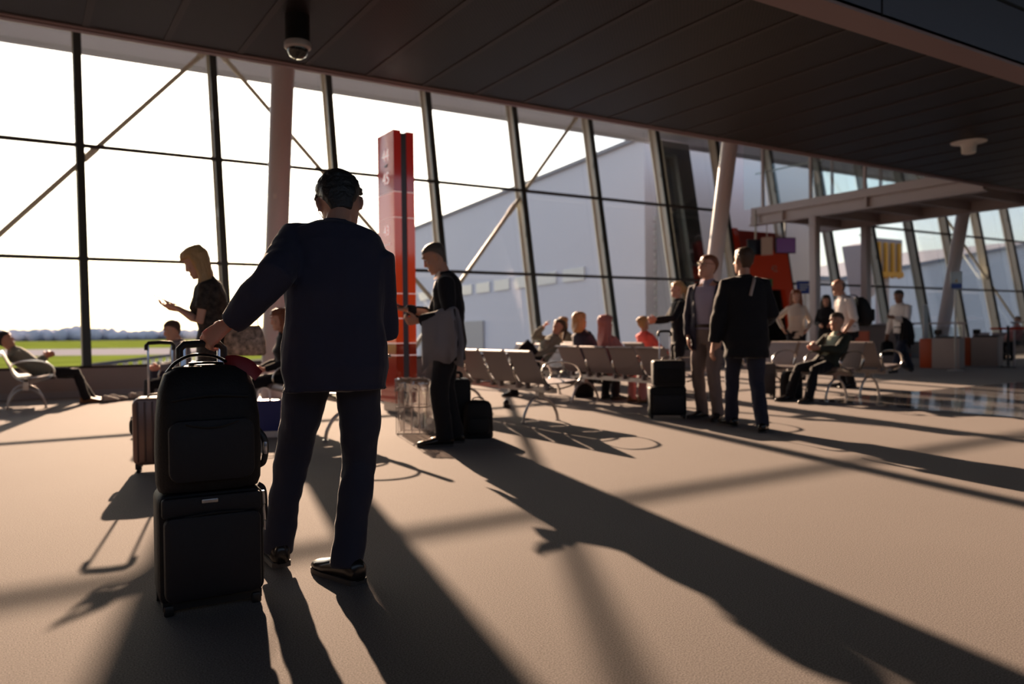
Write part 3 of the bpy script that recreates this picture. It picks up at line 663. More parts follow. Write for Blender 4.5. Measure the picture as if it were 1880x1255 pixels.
# waste basket with a clear liner
t = empty('wire_bin', (3.35, 7.12, 0), R(-38), 'square wire waste basket with a clear plastic liner by the man with folded jacket', 'bin')
fr = MB(); w_ = .155
for z in (.01, .27, .53): fr.tube([(-w_, -w_, z), (w_, -w_, z), (w_, w_, z), (-w_, w_, z)], .006, 6, closed=True)
for i in range(5):
    q = -w_+2*w_*i/4
    for a, b in ((q, -w_), (q, w_), (-w_, q), (w_, q)): fr.cyl((a, b, .01), (a, b, .53), .0035, 6)
fr.build('basket', K['wire'], t)
ln = MB(); rings = []; rr = random.Random(3)
for (z, k) in ((.02, .8), (.15, .92), (.3, .9), (.42, .95), (.52, .97), (.545, 1.07), (.50, 1.1), (.43, 1.08)):
    ring = []
    for q in range(40):
        a = 6.2832*q/40; m_ = max(abs(math.cos(a)), abs(math.sin(a))); r_ = w_*k/m_*(.94+.1*rr.random())
        ring.append(V((r_*math.cos(a), r_*math.sin(a), z+.02*(rr.random()-.5))))
    rings.append(ring)
ln.loft(rings, False); ln.build('liner', K['clearbag'], t, True)

# red information totem
t = empty('gate_totem', (3.99, 9.01, 0), 0, 'tall red pillar sign listing gates 44, 45 and 43', 'sign')
TH = 3.52; zz = lambda z: 1+(z-1)*.885
for z0, z1, m_ in ((.12, zz(.85), 'red'), (zz(.85), zz(2.98), 'redemit'), (zz(2.98), TH, 'redtop')):  # middle and top panels carry added emission to raise their brightness
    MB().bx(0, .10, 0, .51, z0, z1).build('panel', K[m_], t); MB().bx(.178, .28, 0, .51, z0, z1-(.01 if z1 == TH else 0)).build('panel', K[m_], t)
MB().bx(.10, .178, .012, .50, .12, TH-.03).build('grey_strip', K['strip'], t)
MB().bx(.03, .25, .03, .48, 0, .12).build('plinth', K['gsteel'], t)
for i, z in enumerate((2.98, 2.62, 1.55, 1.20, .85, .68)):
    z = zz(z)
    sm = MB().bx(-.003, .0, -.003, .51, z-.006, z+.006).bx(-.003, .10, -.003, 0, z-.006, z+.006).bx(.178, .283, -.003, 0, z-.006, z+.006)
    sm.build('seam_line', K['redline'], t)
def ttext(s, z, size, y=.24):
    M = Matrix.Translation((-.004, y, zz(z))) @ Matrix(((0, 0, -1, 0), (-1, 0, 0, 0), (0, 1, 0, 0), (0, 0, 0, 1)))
    return text_mesh('gate_number', s, size, K['whiteemit'], t, M, .002)
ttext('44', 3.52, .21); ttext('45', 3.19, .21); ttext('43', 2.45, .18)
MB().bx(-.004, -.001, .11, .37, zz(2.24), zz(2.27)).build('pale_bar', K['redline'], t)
MB().prism([(.256, zz(3.36)), (.29, zz(3.38)), (.177, zz(3.4)), (.2, zz(3.36))], 'x', -.005, -.001).build('arrow_mark', K['strip'], t)

# fittings under the ceiling
t = empty('dome_camera', (2.22, 7.12, SZ), 0, 'dark dome security camera hanging from the ceiling near the windows', 'camera')
MB().lathe([(0.11, 0), (0.11, -0.2288), (0.1144, -0.2376)], n=28).build('housing', K['black'], t)
MB().lathe([(0.1144, -0.2376), (0.1214, -0.2508), (0.1188, -0.2904), (0.09856, -0.3036)], n=28).build('collar', K['steel'], t)
MB().lathe([(0.09504, -0.2948), (0.0924, -0.3256), (0.0748, -0.3608), (0.044, -0.3828), (0.00088, -0.389)], n=28).build('dome', mat('smoked_dome', (.015, .015, .016), .06, spec=.8), t)
t = empty('ceiling_speaker', (12.73, 6.61, SZ), 0, 'pale round speaker on the ceiling at upper right', 'speaker')
MB().lathe([(0.2552, 0), (0.2552, -0.0132), (0.1232, -0.0352), (0.1056, -0.088)], n=28).build('flange', K['white'], t)
MB().lathe([(0.1056, -0.088), (0.1012, -0.176), (0.0792, -0.1892), (0.00088, -0.1892)], n=28).build('cone', K['white'], t)
# ------------------------------------------------------------------ people
def skin(name, c): return mat(name, c, .5, spec=.4, Subsurface_Weight=.08)
K.update(skin=skin('skin', (.50, .26, .18)), skin2=skin('skin_fair', (.60, .34, .25)), skin3=skin('skin_tan', (.30, .15, .10)),
    hblack=mat('hair_black', (.012, .010, .010), .5, bump=(90, .5)), hbrown=mat('hair_brown', (.07, .035, .02), .5, bump=(90, .5)), hblond=mat('hair_blond', (.50, .29, .12), .45, bump=(70, .5)),
    hred=mat('hair_auburn', (.22, .07, .03), .45, bump=(70, .5)), hgrey=mat('hair_grey_brown', (.09, .07, .06), .5, bump=(90, .5)), hpink=mat('hair_rosy', (.50, .17, .15), .5, bump=(70, .5)),
    navy=mat('navy_wool', (.032, .032, .056), .85, spec=.25, Sheen_Weight=.25, Sheen_Roughness=.3, bump=(260, .12)), denim=mat('dark_denim', (.026, .029, .050), .85, spec=.25, Sheen_Weight=.25, Sheen_Roughness=.3, bump=(300, .12)), dark=mat('black_wool', (.012, .012, .016), .85, spec=.25, Sheen_Weight=.25, Sheen_Roughness=.3),
    grey=mat('grey_wool', (.22, .21, .24), .85, bump=(200, .1)), taupe=mat('taupe_cotton', (.20, .16, .155), .85), shirtw=mat('white_cotton', (.74, .70, .69), .8), shirtl=mat('lilac_cotton', (.38, .36, .50), .8), cream=mat('cream_knit', (.66, .58, .50), .9, bump=(150, .2)),
    greens=mat('pale_green_cotton', (.42, .50, .40), .85), olive=mat('olive_jacket', (.025, .03, .022), .85), floral=mat('dark_print', (.030, .022, .018), .8, var=(26, .9)), coralc=mat('coral_top', (.80, .12, .10), .85), pinkc=mat('dusty_pink', (.55, .22, .22), .85), khaki=mat('grey_green_knit', (.22, .22, .18), .9),
    eyew=mat('eye_white', (.7, .68, .65), .25), iris=mat('dark_iris', (.02, .012, .01), .2), lips=mat('lips', (.40, .14, .11), .5), brow=mat('brow_hair', (.03, .018, .012), .7), lens=mat('black_frame', (.01, .01, .01), .3), phone=mat('phone_black', (.01, .01, .012), .15), sole=mat('shoe_sole', (.06, .05, .045), .7), belt=mat('belt_leather', (.03, .015, .01), .4))

HEADR = [(-.122, .022, .078, .040), (-.112, .036, .094, .010), (-.095, .048, .100, -.025), (-.072, .058, .098, -.055), (-.045, .066, .095, -.076), (-.012, .071, .092, -.092), (.018, .073, .086, -.100),
         (.046, .075, .095, -.104), (.072, .073, .088, -.100), (.094, .062, .068, -.084), (.110, .042, .040, -.058), (.120, .016, .008, -.022)]
def head_ring(z, w, yf, yb, n=22, g=0.):
    w += g; yf += g; yb -= g; yc = (yf+yb)/2-.0; L = (yf-yb)/2
    out = []
    for k in range(n):
        a = 2*math.pi*k/n; ca, sa = math.cos(a), math.sin(a)
        fl = .86 if sa > 0 else 1.                     # a flatter face, a rounder back
        out.append(V((w*math.copysign(abs(ca)**fl, ca), yc+L*math.copysign(abs(sa)**fl, sa), z)))
    return out

def ik(a, b, l1, l2, pole):
    d = b-a; L = min(d.length, (l1+l2)*.999); n = d.normalized()
    x = (l1*l1-l2*l2+L*L)/(2*L); h = math.sqrt(max(l1*l1-x*x, 0)); p = pole-n*pole.dot(n)
    return a+n*x+(p.normalized()*h if p.length > 1e-6 else V())

def add_hand(mb, wrist, f, n, side, curl=25, s=1., thumb_in=.3, spread=0.):
    f = f.normalized(); n = (n-f*n.dot(f)).normalized(); t = f.cross(n) if side > 0 else n.cross(f)
    mb.tube([wrist-f*.025*s, wrist+f*.02*s, wrist+f*.055*s, wrist+f*.09*s, wrist+f*.1*s], [(.026*s, .020*s), (.031*s, .018*s), (.041*s, .0155*s), (.042*s, .0135*s), (.038*s, .010*s)], 14, ref=t)
    for i, (o, L) in enumerate(((.0315, .074), (.0108, .083), (-.0108, .077), (-.0315, .060))):
        p = wrist+f*(.092-.004*abs(i-1))*s+t*o*s; d = f+t*o*spread*8; pts = [p-f*.02*s, p]; ang = 0
        for k, (sl, w_) in enumerate(((.44, .75), (.31, 1.), (.25, .8))):
            ang += R(curl*w_*(1+.06*i)); d = (f*math.cos(ang)+n*math.sin(ang)+t*o*spread*6); p = p+d.normalized()*L*sl*s; pts.append(p)
        mb.tube(pts, [.0095*s, .0092*s, .0088*s, .008*s, .0068*s], 10, ref=t, round_ends=True)
    p = wrist+f*.022*s+t*.024*s; d1 = (f*.62+t*.72+n*thumb_in).normalized(); d2 = (f*.9+t*.22+n*(thumb_in+.25)).normalized()
    mb.tube([p, p+d1*.035*s, p+d1*.04*s+d2*.032*s, p+d1*.04*s+d2*.058*s], [.0135*s, .0115*s, .0098*s, .008*s], 10, round_ends=True)

def fold(A, fr, seed=0):
    return lambda c: A*mnoise.noise(V((c.x*fr[0]+seed, c.y*fr[1], c.z*fr[2])))+A*.45*mnoise.noise(V((c.x*fr[0]*2.3, c.y*fr[1]*2.3+seed, c.z*fr[2]*2.3)))

TORSO_M = [(-.13, .150, .100, -.012), (-.06, .165, .112, -.012), (.03, .160, .108, -.004), (.13, .146, .100, .0), (.22, .150, .106, .0), (.32, .166, .114, .004), (.41, .172, .110, .0), (.47, .150, .088, -.004), (.51, .095, .068, -.006), (.54, .062, .058, -.004)]
TORSO_F = [(-.13, .158, .105, -.016), (-.06, .168, .112, -.016), (.03, .152, .102, -.004), (.13, .124, .086, .0), (.22, .128, .094, .008), (.31, .142, .116, .022), (.40, .148, .096, .0), (.47, .128, .078, -.004), (.51, .080, .060, -.006), (.54, .054, .052, -.004)]

def person(label, loc, az, H=1.75, female=False, pelvis=(0, 0, .93), lean=0., bend=0., side=0., hip_yaw=0., sh_yaw=0., shrug=(0, 0), head=(0, 0, 0), nod=0.,
           lh=None, rh=None, lfoot=(-.11, .0, 0, 8), rfoot=(.11, .0, 0, -8), lpole=None, rpole=None, kpole=(0, 1, 0), lk=None, rk=None,
           top='jacket', topm='navy', hem=-.17, off=.022, sleeve='long', sleevem=None, shirt=None, openf=None, collar=None, bottom='trousers', botm='dark', leg_r=1., shoem='shoe', skinm='skin',
           hair='short', hairm='hbrown', glasses=False, bulk=1., sit=False, hscale=1., lhand={}, rhand={}, face=True, fine=False, group=None, belt=False):
    """a clothed figure in its own frame: +y is where it faces, +x its right side; loc is the floor point under it"""
    s = H/1.75; t = empty('person', loc, R(az-90), label, 'person', group)
    Z = lambda v: V((v[0], v[1], v[2]*1.0))
    P = V(pelvis); P = V((P.x, P.y, P.z))
    Rh = Matrix.Rotation(R(hip_yaw), 3, 'Z'); Rs = Matrix.Rotation(R(sh_yaw), 3, 'Z')
    def up(a, b): return Matrix.Rotation(R(b), 3, 'Y') @ (Matrix.Rotation(R(-a), 3, 'X') @ V((0, 0, 1)))
    u1 = up(lean, side); u2 = up(lean+bend*.5, side*.8); u3 = up(lean+bend, side*.5)
    pts = [P-u1*.16*s, P, P+u1*.17*s, P+u1*.17*s+u2*.20*s, P+u1*.17*s+u2*.20*s+u3*.19*s]; us = [-.16, 0, .17, .37, .56]
    def spine(u):
        u = u/1.0; i = 0
        while i < 3 and u > us[i+1]: i += 1
        f = (u-us[i])/(us[i+1]-us[i]); p0 = pts[max(i-1, 0)]; p1 = pts[i]; p2 = pts[i+1]; p3 = pts[min(i+2, 4)]
        if i == 0: p0 = p1*2-p2
        return .5*((2*p1)+(p2-p0)*f+(2*p0-5*p1+4*p2-p3)*f*f+(3*p1-p0-3*p2+p3)*f**3)
    def frame(u):
        d = (spine(u+.02)-spine(u-.02)).normalized(); k = min(max((u+.02)/.45, 0), 1)
        lat = Matrix.Rotation(R(hip_yaw*(1-k)+sh_yaw*k), 3, 'Z') @ V((1, 0, 0)); lat = (lat-d*lat.dot(d)).normalized()
        return spine(u), lat, d.cross(lat)
    def ring(u, a, b, yo, n=24, e=.85):
        c, lat, fw = frame(u); out = []
        for k in range(n):
            ca, sa = math.cos(6.28319*k/n), math.sin(6.28319*k/n)
            out.append(c+lat*a*s*math.copysign(abs(ca)**e, ca)+fw*(yo*s+b*s*math.copysign(abs(sa)**e, sa)))
        return out
    T = [(u, a*bulk, b*bulk, yo) for u, a, b, yo in (TORSO_F if female else TORSO_M) if not (sit and u < -.1)]; SW = .144 if female else .166
    c, lat, fw = frame(.443); d = (spine(.5)-spine(.44)).normalized()
    shL = c-lat*SW*s+d*shrug[0]-fw*.005; shR = c+lat*SW*s+d*shrug[1]-fw*.005
    la1, la2 = .285*s, .255*s; lg1, lg2 = .417*s, .408*s
    hipL = P+Rh @ V((-.09*s, 0, -.03*s)); hipR = P+Rh @ V((.09*s, 0, -.03*s))
    lh = V(lh) if lh is not None else shL+V((-.08, .05, -.515*s)); rh = V(rh) if rh is not None else shR+V((.08, .05, -.515*s))
    def clampt(a, b, L): return a+(b-a).normalized()*min((b-a).length, L*.995)
    lh = clampt(shL, lh, la1+la2); rh = clampt(shR, rh, la1+la2)
    elL = ik(shL, lh, la1, la2, V(lpole) if lpole else V((-.5, -1, -.2))); elR = ik(shR, rh, la1, la2, V(rpole) if rpole else V((.5, -1, -.2)))
    feet = []
    for ft, hp, kp in ((lfoot, hipL, lk or kpole), (rfoot, hipR, rk or kpole)):
        an = V((ft[0], ft[1], .082*s+ft[2])); an = clampt(hp, an, lg1+lg2); kn = ik(hp, an, lg1, lg2, V(kp)); feet.append((hp, kn, an, ft[3], ft[4] if len(ft) > 4 else 0))
    # ---- body: one continuous skin
    vb = MB()
    vb.loft([ring(u, a-.012, b-.012, yo) for u, a, b, yo in T])
    nk = spine(.56); hd_up = up(lean+bend+nod*.6, side*.3)
    HO = nk+hd_up*.128*s+(frame(.5)[2])*.012
    HM3 = Matrix.Rotation(R(sh_yaw*.6+head[0]), 3, 'Z') @ Matrix.Rotation(R(head[2]), 3, 'Y') @ Matrix.Rotation(R(-(lean+bend)*.35-nod-head[1]), 3, 'X')
    hs = hscale*(1.03 if not female else .96)*(s**.5); hp = lambda v: HO+HM3 @ (V(v)*hs)
    vb.tube([spine(.47), nk, hp((0, -.012, -.05)), hp((0, -.012, -.01))], [(.062*s, .062*s), (.052*s, .054*s), (.050*s, .052*s), (.05*s, .05*s)], 16)
    vb.loft([[hp(q) for q in head_ring(*h)] for h in HEADR])
    vb.loft([[hp(q) for q in r] for r in ([V((x*.008, .088+y*.004, .040)) for x, y in ((1, 0), (0, 1), (-1, 0), (0, -1))], [V((x*.012, .100+y*.012, .0)) for x, y in ((1, 0), (0, 1), (-1, 0), (0, -1))], [V((x*.018, .104+y*.018, -.026)) for x, y in ((1, 0), (0, 1), (-1, 0), (0, -1))], [V((x*.012, .098+y*.010, -.036)) for x, y in ((1, 0), (0, 1), (-1, 0), (0, -1))])])
    vb.ell(hp((0, .094, -.062)), (.024*hs, .010*hs, .007*hs), HM3, 10, 6); vb.ell(hp((0, .093, -.074)), (.021*hs, .011*hs, .007*hs), HM3, 10, 6); vb.ell(hp((0, .088, -.102)), (.022*hs, .016*hs, .016*hs), HM3, 10, 6)
    for sx in (-1, 1):
        vb.ell(hp((sx*.034, .086, .048)), (.026*hs, .012*hs, .007*hs), HM3, 10, 6); vb.ell(hp((sx*.046, .072, -.02)), (.022*hs, .018*hs, .018*hs), HM3, 10, 6)
        er = HM3 @ Matrix.Rotation(R(sx*24), 3, 'Z') @ Matrix.Rotation(R(-12), 3, 'X')
        vb.ell(hp((sx*.080, -.012, .002)), (.008*hs, .019*hs, .032*hs), er, 10, 8); vb.ell(hp((sx*.077, -.006, -.022)), (.007*hs, .011*hs, .014*hs), er, 8, 6)
    thin = .86 if female else 1.
    for sh, el, wr, sd_, hn in ((shL, elL, lh, -1, lhand), (shR, elR, rh, 1, rhand)):
        vb.tube([c+(sh-c)*.55, sh, sh+(el-sh)*.4, el, el+(wr-el)*.3, el+(wr-el)*.75, wr], [.045*s*thin, .050*s*thin, .044*s*thin, .038*s*thin, .040*s*thin, .031*s*thin, .026*s*thin], 14)
        f = V(hn['f']) if 'f' in hn else (wr-el).normalized(); nn = V(hn['n']) if 'n' in hn else V((-sd_, .2, 0))
        add_hand(vb, wr+f*.02*s, f, nn, sd_, hn.get('curl', 22), s*(.92 if female else 1.), hn.get('thumb', .3), hn.get('spread', 0))
    for hp_, kn, an, yw, pt in feet:
        vb.tube([hp_+V((0, 0, .05)), hp_, hp_+(kn-hp_)*.5, kn, kn+(an-kn)*.3, kn+(an-kn)*.8, an], [.078*s, .080*s, .066*s, .050*s, .050*s, .036*s, .034*s], 14)
        dv = Matrix.Rotation(R(yw), 3, 'Z') @ V((0, 1, 0)); vb.tube([an-dv*.03-V((0, 0, .02)), an+dv*.05-V((0, 0, .035)), an+dv*.12-V((0, 0, .05))], [.032, .034, .024], 10, round_ends=True)
    body = vb.fuse('body', K[skinm], t, .0055 if fine else .0075, 2)
    # ---- face
    if face:
        for sx in (-1, 1):
            e = MB().ell(hp((sx*.032, .0815, .020)), (.0125*hs, .0095*hs, .008*hs), HM3, 12, 8).build('eye', K['eyew'], t, True)
            MB().ell(hp((sx*.032, .0895, .019)), (.0058*hs, .003*hs, .0058*hs), HM3, 10, 6).build('iris', K['iris'], e, True)
            MB().tube([hp((sx*.014, .100, .044)), hp((sx*.034, .099, .050)), hp((sx*.055, .084, .044))], [.0035, .0045, .003], 6).build('eyebrow', K['brow'] if hairm != 'hblond' else K['hbrown'], t, True)
        MB().tube([hp((-.024, .094, -.068)), hp((0, .104, -.0665)), hp((.024, .094, -.068))], [(.003, .0015), (.006, .004), (.003, .0015)], 8, ref=(0, 0, 1)).build('lips', K['lips'], t, True)
    # ---- hair
    rq = random.Random(int(abs(loc[0]*977+loc[1]*131)))
    if hair != 'bald':
        hb = MB(); g = {'short': .010, 'crop': .007, 'curly': .010, 'long': .022, 'bun': .012, 'bob': .018, 'tail': .012}[hair]
        rg = []
        for (z, w, yf, yb) in HEADR[3:]:
            hl = .062 if hair != 'long' and hair != 'bob' else .07
            front = yf if z > hl else min(yf, .035-(hl-z)*.55 if hair in ('short', 'crop', 'curly', 'bun', 'tail') else .03)
            q_ = min(max((z+.06)/.13, 0), 1); q_ = q_*q_*(3-2*q_); k = g*(.12+.88*q_) if hair in ('short', 'crop', 'curly') else g
            low = z < -.03 and hair in ('short', 'crop', 'curly')
            ring0_ = head_ring(z+(g if z > .09 else 0), w+(-.012 if low else 0), front, yb-(.004 if low else 0), 26, .001)
            ring_ = head_ring(z+(g if z > .09 else 0), w+(-.012 if low else 0), front, yb-(.004 if low else 0), 26, k)
            if hair in ('short', 'crop', 'curly'):
                ring_ = [p0.lerp(p1, 1-min(max(p1.y/.05+.3, 0), 1)*(1-min(max((z-.062)/.045, 0), 1))) for p0, p1 in zip(ring0_, ring_)]
            if z < .03 and hair in ('short', 'crop', 'curly', 'bun', 'tail'):      # keep the ears free
                e_ = min(max((.035-z)/.03, 0), 1)
                ring_ = [V((q.x*(1-e_*.17*min(max((q.y+.085)/.035, 0), 1)), q.y, q.z)) for q in ring_]
            rg.append([hp(q) for q in ring_])
        hb.loft(rg)
        if hair == 'curly' or hair == 'short':
            for i in range(260 if hair == 'curly' else 60):
                a = rq.uniform(0, 6.283); el_ = rq.uniform(.16 if hair == 'curly' else .3, 1.45); q = V((math.cos(a)*math.cos(el_)*.086, -.006+math.sin(a)*math.cos(el_)*.107, .035+math.sin(el_)*.098))
                if q.y > .05 and q.z < .085: continue
                r_ = rq.uniform(.007, .013) if hair == 'curly' else .006
                hb.ell(hp(q), (r_, r_, r_*.9), None, 7, 5)
        if hair in ('long', 'bob'):
            L = .40 if hair == 'long' else .17; rr_ = []
            for i in range(8):
                f = i/7; z = .07-f*(L+.07); cc = hp((0, -.03-.03*f, z)) if f < .5 else hp((0, -.03-.03*f, z))
                dn = HO+(V((0, 0, 1))*(z)+ HM3 @ V((0, -.035-.02*f, 0)))*hs; cc = cc*(1-f)+dn*f
                a_, b_ = (.096+.026*math.sin(f*2.6))*(1-.4*max(f-.75, 0)/.25), .068-.012*f
                latv = HM3 @ V((1, 0, 0)); fwv = HM3 @ V((0, 1, 0))
                rr_.append([cc+latv*a_*math.cos(6.283*k/24)+fwv*(b_*math.sin(6.283*k/24)+.036*abs(math.cos(6.283*k/24))**3*(1-.4*f)+.006*math.sin(5*f+k)) for k in range(24)])
            hb.loft(rr_)
        if hair == 'bun': hb.ell(hp((0, -.115, .06)), (.045, .04, .04), HM3)
        if hair == 'tail': hb.tube([hp((0, -.1, .04)), hp((0, -.135, .0)), hp((0, -.14, -.09)), hp((0, -.125, -.19))], [.028, .034, .03, .014], 12, round_ends=True)
        st = {'curly': .003, 'short': .0025, 'crop': .0015}.get(hair, .006)
        hb.fuse('hair', K[hairm], t, .006 if fine else .008, 1, fold(st, (45, 45, 45 if hair in ('curly', 'short', 'crop') else 9)))
    elif hairm:
        hb = MB().loft([[hp(q) for q in head_ring(z, w, -.005, yb, 22, .004)] for (z, w, yf, yb) in HEADR[3:8]]); hb.fuse('hair', K[hairm], t, .007, 1)
    if glasses:
        gl = MB()
        for sx in (-1, 1):
            gl.tube([hp((sx*.033+.024*math.cos(6.283*k/14), .104-.006*abs(math.cos(6.283*k/14)), .018+.018*math.sin(6.283*k/14))) for k in range(14)], .0022, 6, closed=True)
            gl.tube([hp((sx*.057, .098, .022)), hp((sx*.078, .05, .024)), hp((sx*.083, -.005, .024)), hp((sx*.084, -.022, .006))], .0022, 6)
        gl.tube([hp((-.010, .106, .022)), hp((.010, .106, .022))], .0022, 6); gl.build('glasses', K['lens'], t, True)
    # ---- clothes
    def local(p):
        best = min(((p-spine(-.16+.73*i/36)).length, -.16+.73*i/36) for i in range(37))[1]; c_, l_, f_ = frame(best); q = p-c_
        return best, q.dot(l_), q.dot(f_)
    tp = MB(); o = off; rg = []
    for u, a, b, yo in T:
        if u < hem-.02 or u > .52: continue
        boxy = .012 if (top == 'jacket' and u < .25) else 0
        k = .4 if u > .48 else 1.
        rg.append(ring(u, a+(o+boxy)*k, b+(o+boxy*.7)*k, yo))
    if hem < -.14 and rg:
        rg.insert(0, ring(hem, T[0][1]+o+.024, T[0][2]+o+.02, -.01))
    elif rg: rg.insert(0, ring(hem, T[1][1]+o+.004, T[1][2]+o, T[1][3]))
    tp.loft(rg); tp.tube([spine(.47), spine(.515), spine(.545)], [.085*s, (.068+o*.3)*s, (.060+o*.35)*s], 18)
    for sh, el, wr in ((shL, elL, lh), (shR, elR, rh)):
        e = .58 if sleeve == 'short' else .97 if sleeve == 'roll' else 1.; k = thin
        if sleeve == 'short': mid = [sh, sh+(el-sh)*.35, sh+(el-sh)*.62]; rs = [.070, .062, .058]
        elif sleeve == 'roll': mid = [sh, sh+(el-sh)*.45, el, el+(wr-el)*.12]; rs = [.068, .058, .053, .054]
        else: mid = [sh, sh+(el-sh)*.45, el, el+(wr-el)*.35, el+(wr-el)*.8, wr+(wr-el).normalized()*.006]; rs = [.065, .058, .054, .050, .042, .036]
        add = max(o-.012, -.004)
        tp.tube([c+(sh-c)*.5+d*.01]+mid, [(.062+add)*s*k]+[(r_+add)*s*k for r_ in rs], 16)
    sd0 = loc[0]*3.1; A = {'jacket': .009, 'shirt': .008, 'knit': .006}.get(top, .006)
    cutf = None
    if openf:
        def cutf(p):
            if p.z < P.z-.3 or (sh_yaw == 0 and p.y < P.y-.4): return False
            u, x, y = local(p)
            if y < .03 or min((p-elL).length, (p-elR).length, (p-lh).length, (p-rh).length) < .08: return False
            return abs(x) < (openf[0]+openf[1]*max(u-openf[2], 0)) and u > -.3
    vx = .008 if fine else .011
    g_ = tp.fuse({'jacket': 'jacket', 'shirt': 'shirt', 'knit': 'jumper', 'tee': 'top'}[top], K[topm], t, vx, 3, fold(A, (8, 8, 7), sd0), cutf)
    if shirt:
        sb_ = MB(); sb_.loft([ring(u, a+.006, b+.008, yo) for u, a, b, yo in T if u > -.08 and u < .5]); sb_.tube([spine(.47), spine(.53), spine(.55)], [.075*s, .060*s, .056*s], 18)
        sb_.fuse('shirt', K[shirt], t, .010, 2, fold(.003, (10, 10, 7), sd0))
    if collar:
        for sx in (-1, 1):
            MB().loft([[spine(.53)+lat*sx*.012+fw*.066*s, spine(.565)+lat*sx*.05*s+fw*.03*s, spine(.55)+lat*sx*.075*s+fw*.02*s, spine(.49)+lat*sx*.055*s+fw*.088*s], [spine(.535)+lat*sx*.012+fw*.072*s, spine(.572)+lat*sx*.052*s+fw*.034*s, spine(.555)+lat*sx*.08*s+fw*.024*s, spine(.488)+lat*sx*.058*s+fw*.096*s]]).build('collar', K[collar], t)
    if bottom:
        lgm = MB(); lgm.loft([ring(u, a+.012, b+.014, yo) for u, a, b, yo in T if u < .06])
        for hp_, kn, an, yw, pt in feet:
            low = an+(an-kn).normalized()*.0*s if an.z > .09 else an-V((0, 0, .03))
            lgm.tube([hp_+V((0, 0, .06)), hp_, hp_+(kn-hp_)*.45, kn, kn+(an-kn)*.3, kn+(an-kn)*.7, an+(an-kn).normalized()*(.034 if an.z < .13 else .005)], [.088*s, .096*s*leg_r, .086*s*leg_r, .070*s*leg_r, .068*s*leg_r, .064*s*leg_r, .066*s*leg_r], 18)
        lgm.fuse('trousers', K[botm], t, .009 if fine else .012, 3, fold(.010, (9, 9, 9), sd0+2))
        if belt: MB().loft([ring(.045, T[2][1]+.018, T[2][2]+.02, T[2][3]), ring(.08, T[2][1]+.012, T[2][2]+.016, 0)]).build('belt', K['belt'], t)
    for hp_, kn, an, yw, pt in feet:
        M = Matrix.Translation(an-V((0, 0, .082*s))) @ Matrix.Rotation(R(yw), 4, 'Z') @ Matrix.Translation((0, 0, .08)) @ Matrix.Rotation(R(-pt), 4, 'X') @ Matrix.Translation((0, 0, -.08))
        k = .92 if female else 1.08
        st = [(-.075, .022, .055), (-.066, .034, .085), (-.03, .038, .105), (.01, .039, .10), (.06, .042, .080), (.11, .048, .060), (.16, .046, .047), (.20, .036, .036), (.222, .018, .026)]
        sho = MB().loft([[V((w_*k*math.copysign(abs(math.cos(6.283*q/18))**(.45 if math.sin(6.283*q/18) < 0 else .9), math.cos(6.283*q/18)), y*k, .014+h_*.475*(1+math.copysign(abs(math.sin(6.283*q/18))**(.5 if math.sin(6.283*q/18) < 0 else 1.), math.sin(6.283*q/18))))) for q in range(18)] for y, w_, h_ in st]).xf(M)
        so = sho.build('shoe', K[shoem], t, True)
        out = [(w_*k+.002, y*k) for y, w_, h_ in st]; poly = [(a_, b_) for a_, b_ in out]+[(-a_, b_) for a_, b_ in out[::-1]]
        MB().prism(poly, 'z', 0, .02).xf(M).build('sole', K['sole'], so)
    t['_'] = 0; del t['_']
    return dict(t=t, shL=shL, shR=shR, lh=lh, rh=rh, elL=elL, elR=elR, HO=HO, spine=spine, frame=frame, hp=hp, HM3=HM3, P=P)

def to_local(t, p):
    a = t.rotation_euler.z; q = V(p)-t.location; return Matrix.Rotation(-a, 3, 'Z') @ q
def loc_of(loc, az, p):
    return Matrix.Rotation(R(90-az), 3, 'Z') @ (V(p)-V(loc))
def world_of(t, p): return Matrix.Rotation(t.rotation_euler.z, 3, 'Z') @ V(p)+t.location

# the man in the navy jacket, nearest the camera
ML, MA = (1.035, 3.08, 0), 62
gl = loc_of(ML, MA, (.665, 3.205, 1.005))
lf = loc_of(ML, MA, (.93, 3.38, 0)); rf = loc_of(ML, MA, (1.12, 3.03, 0))
man = person('man in a navy jacket seen from behind, left hand on the suitcase handle', ML, MA, 1.77, pelvis=(.06, .0, .915), lean=4, bend=20, side=-1, sh_yaw=4, hip_yaw=-4, shrug=(.015, -.08), nod=27, head=(9, 2, -4), hscale=1.09, bulk=1.05,
    lh=gl+V((.062, -.03, .045)), rh=(.10, .34, 1.06), lpole=(.08, -1, -.45), rpole=(.5, -.6, -.8), lfoot=(lf.x, lf.y, 0, 24), rfoot=(rf.x, rf.y, 0, 42), lk=(-.45, 1, 0), rk=(.1, 1, 0),
    topm='navy', hem=-.145, off=.028, botm='denim', leg_r=1.02, hair='curly', hairm='hblack', glasses=True, fine=True, openf=(.05, .1, .0), shirt='shirtw', collar='navy',
    lhand=dict(f=(-.75, -.02, -.55), n=(-.1, .8, -.55), curl=46, thumb=.7), rhand=dict(f=(-.5, .8, .1), n=(-.3, -.2, .9), curl=30), shoem='shoe')

fr_ = man['frame']
def on_side(u, x, y):
    c_, l_, f_ = fr_(u); return c_+l_*x+f_*y
MB().loft([[on_side(.02, -.185, .075), on_side(.02, -.20, -.02), on_side(.015, -.206, -.02), on_side(.015, -.19, .08)], [on_side(-.035, -.196, .075), on_side(-.035, -.208, -.02), on_side(-.035, -.216, -.02), on_side(-.035, -.202, .08)]]).build('pocket_flap', K['navy'], man['t'])

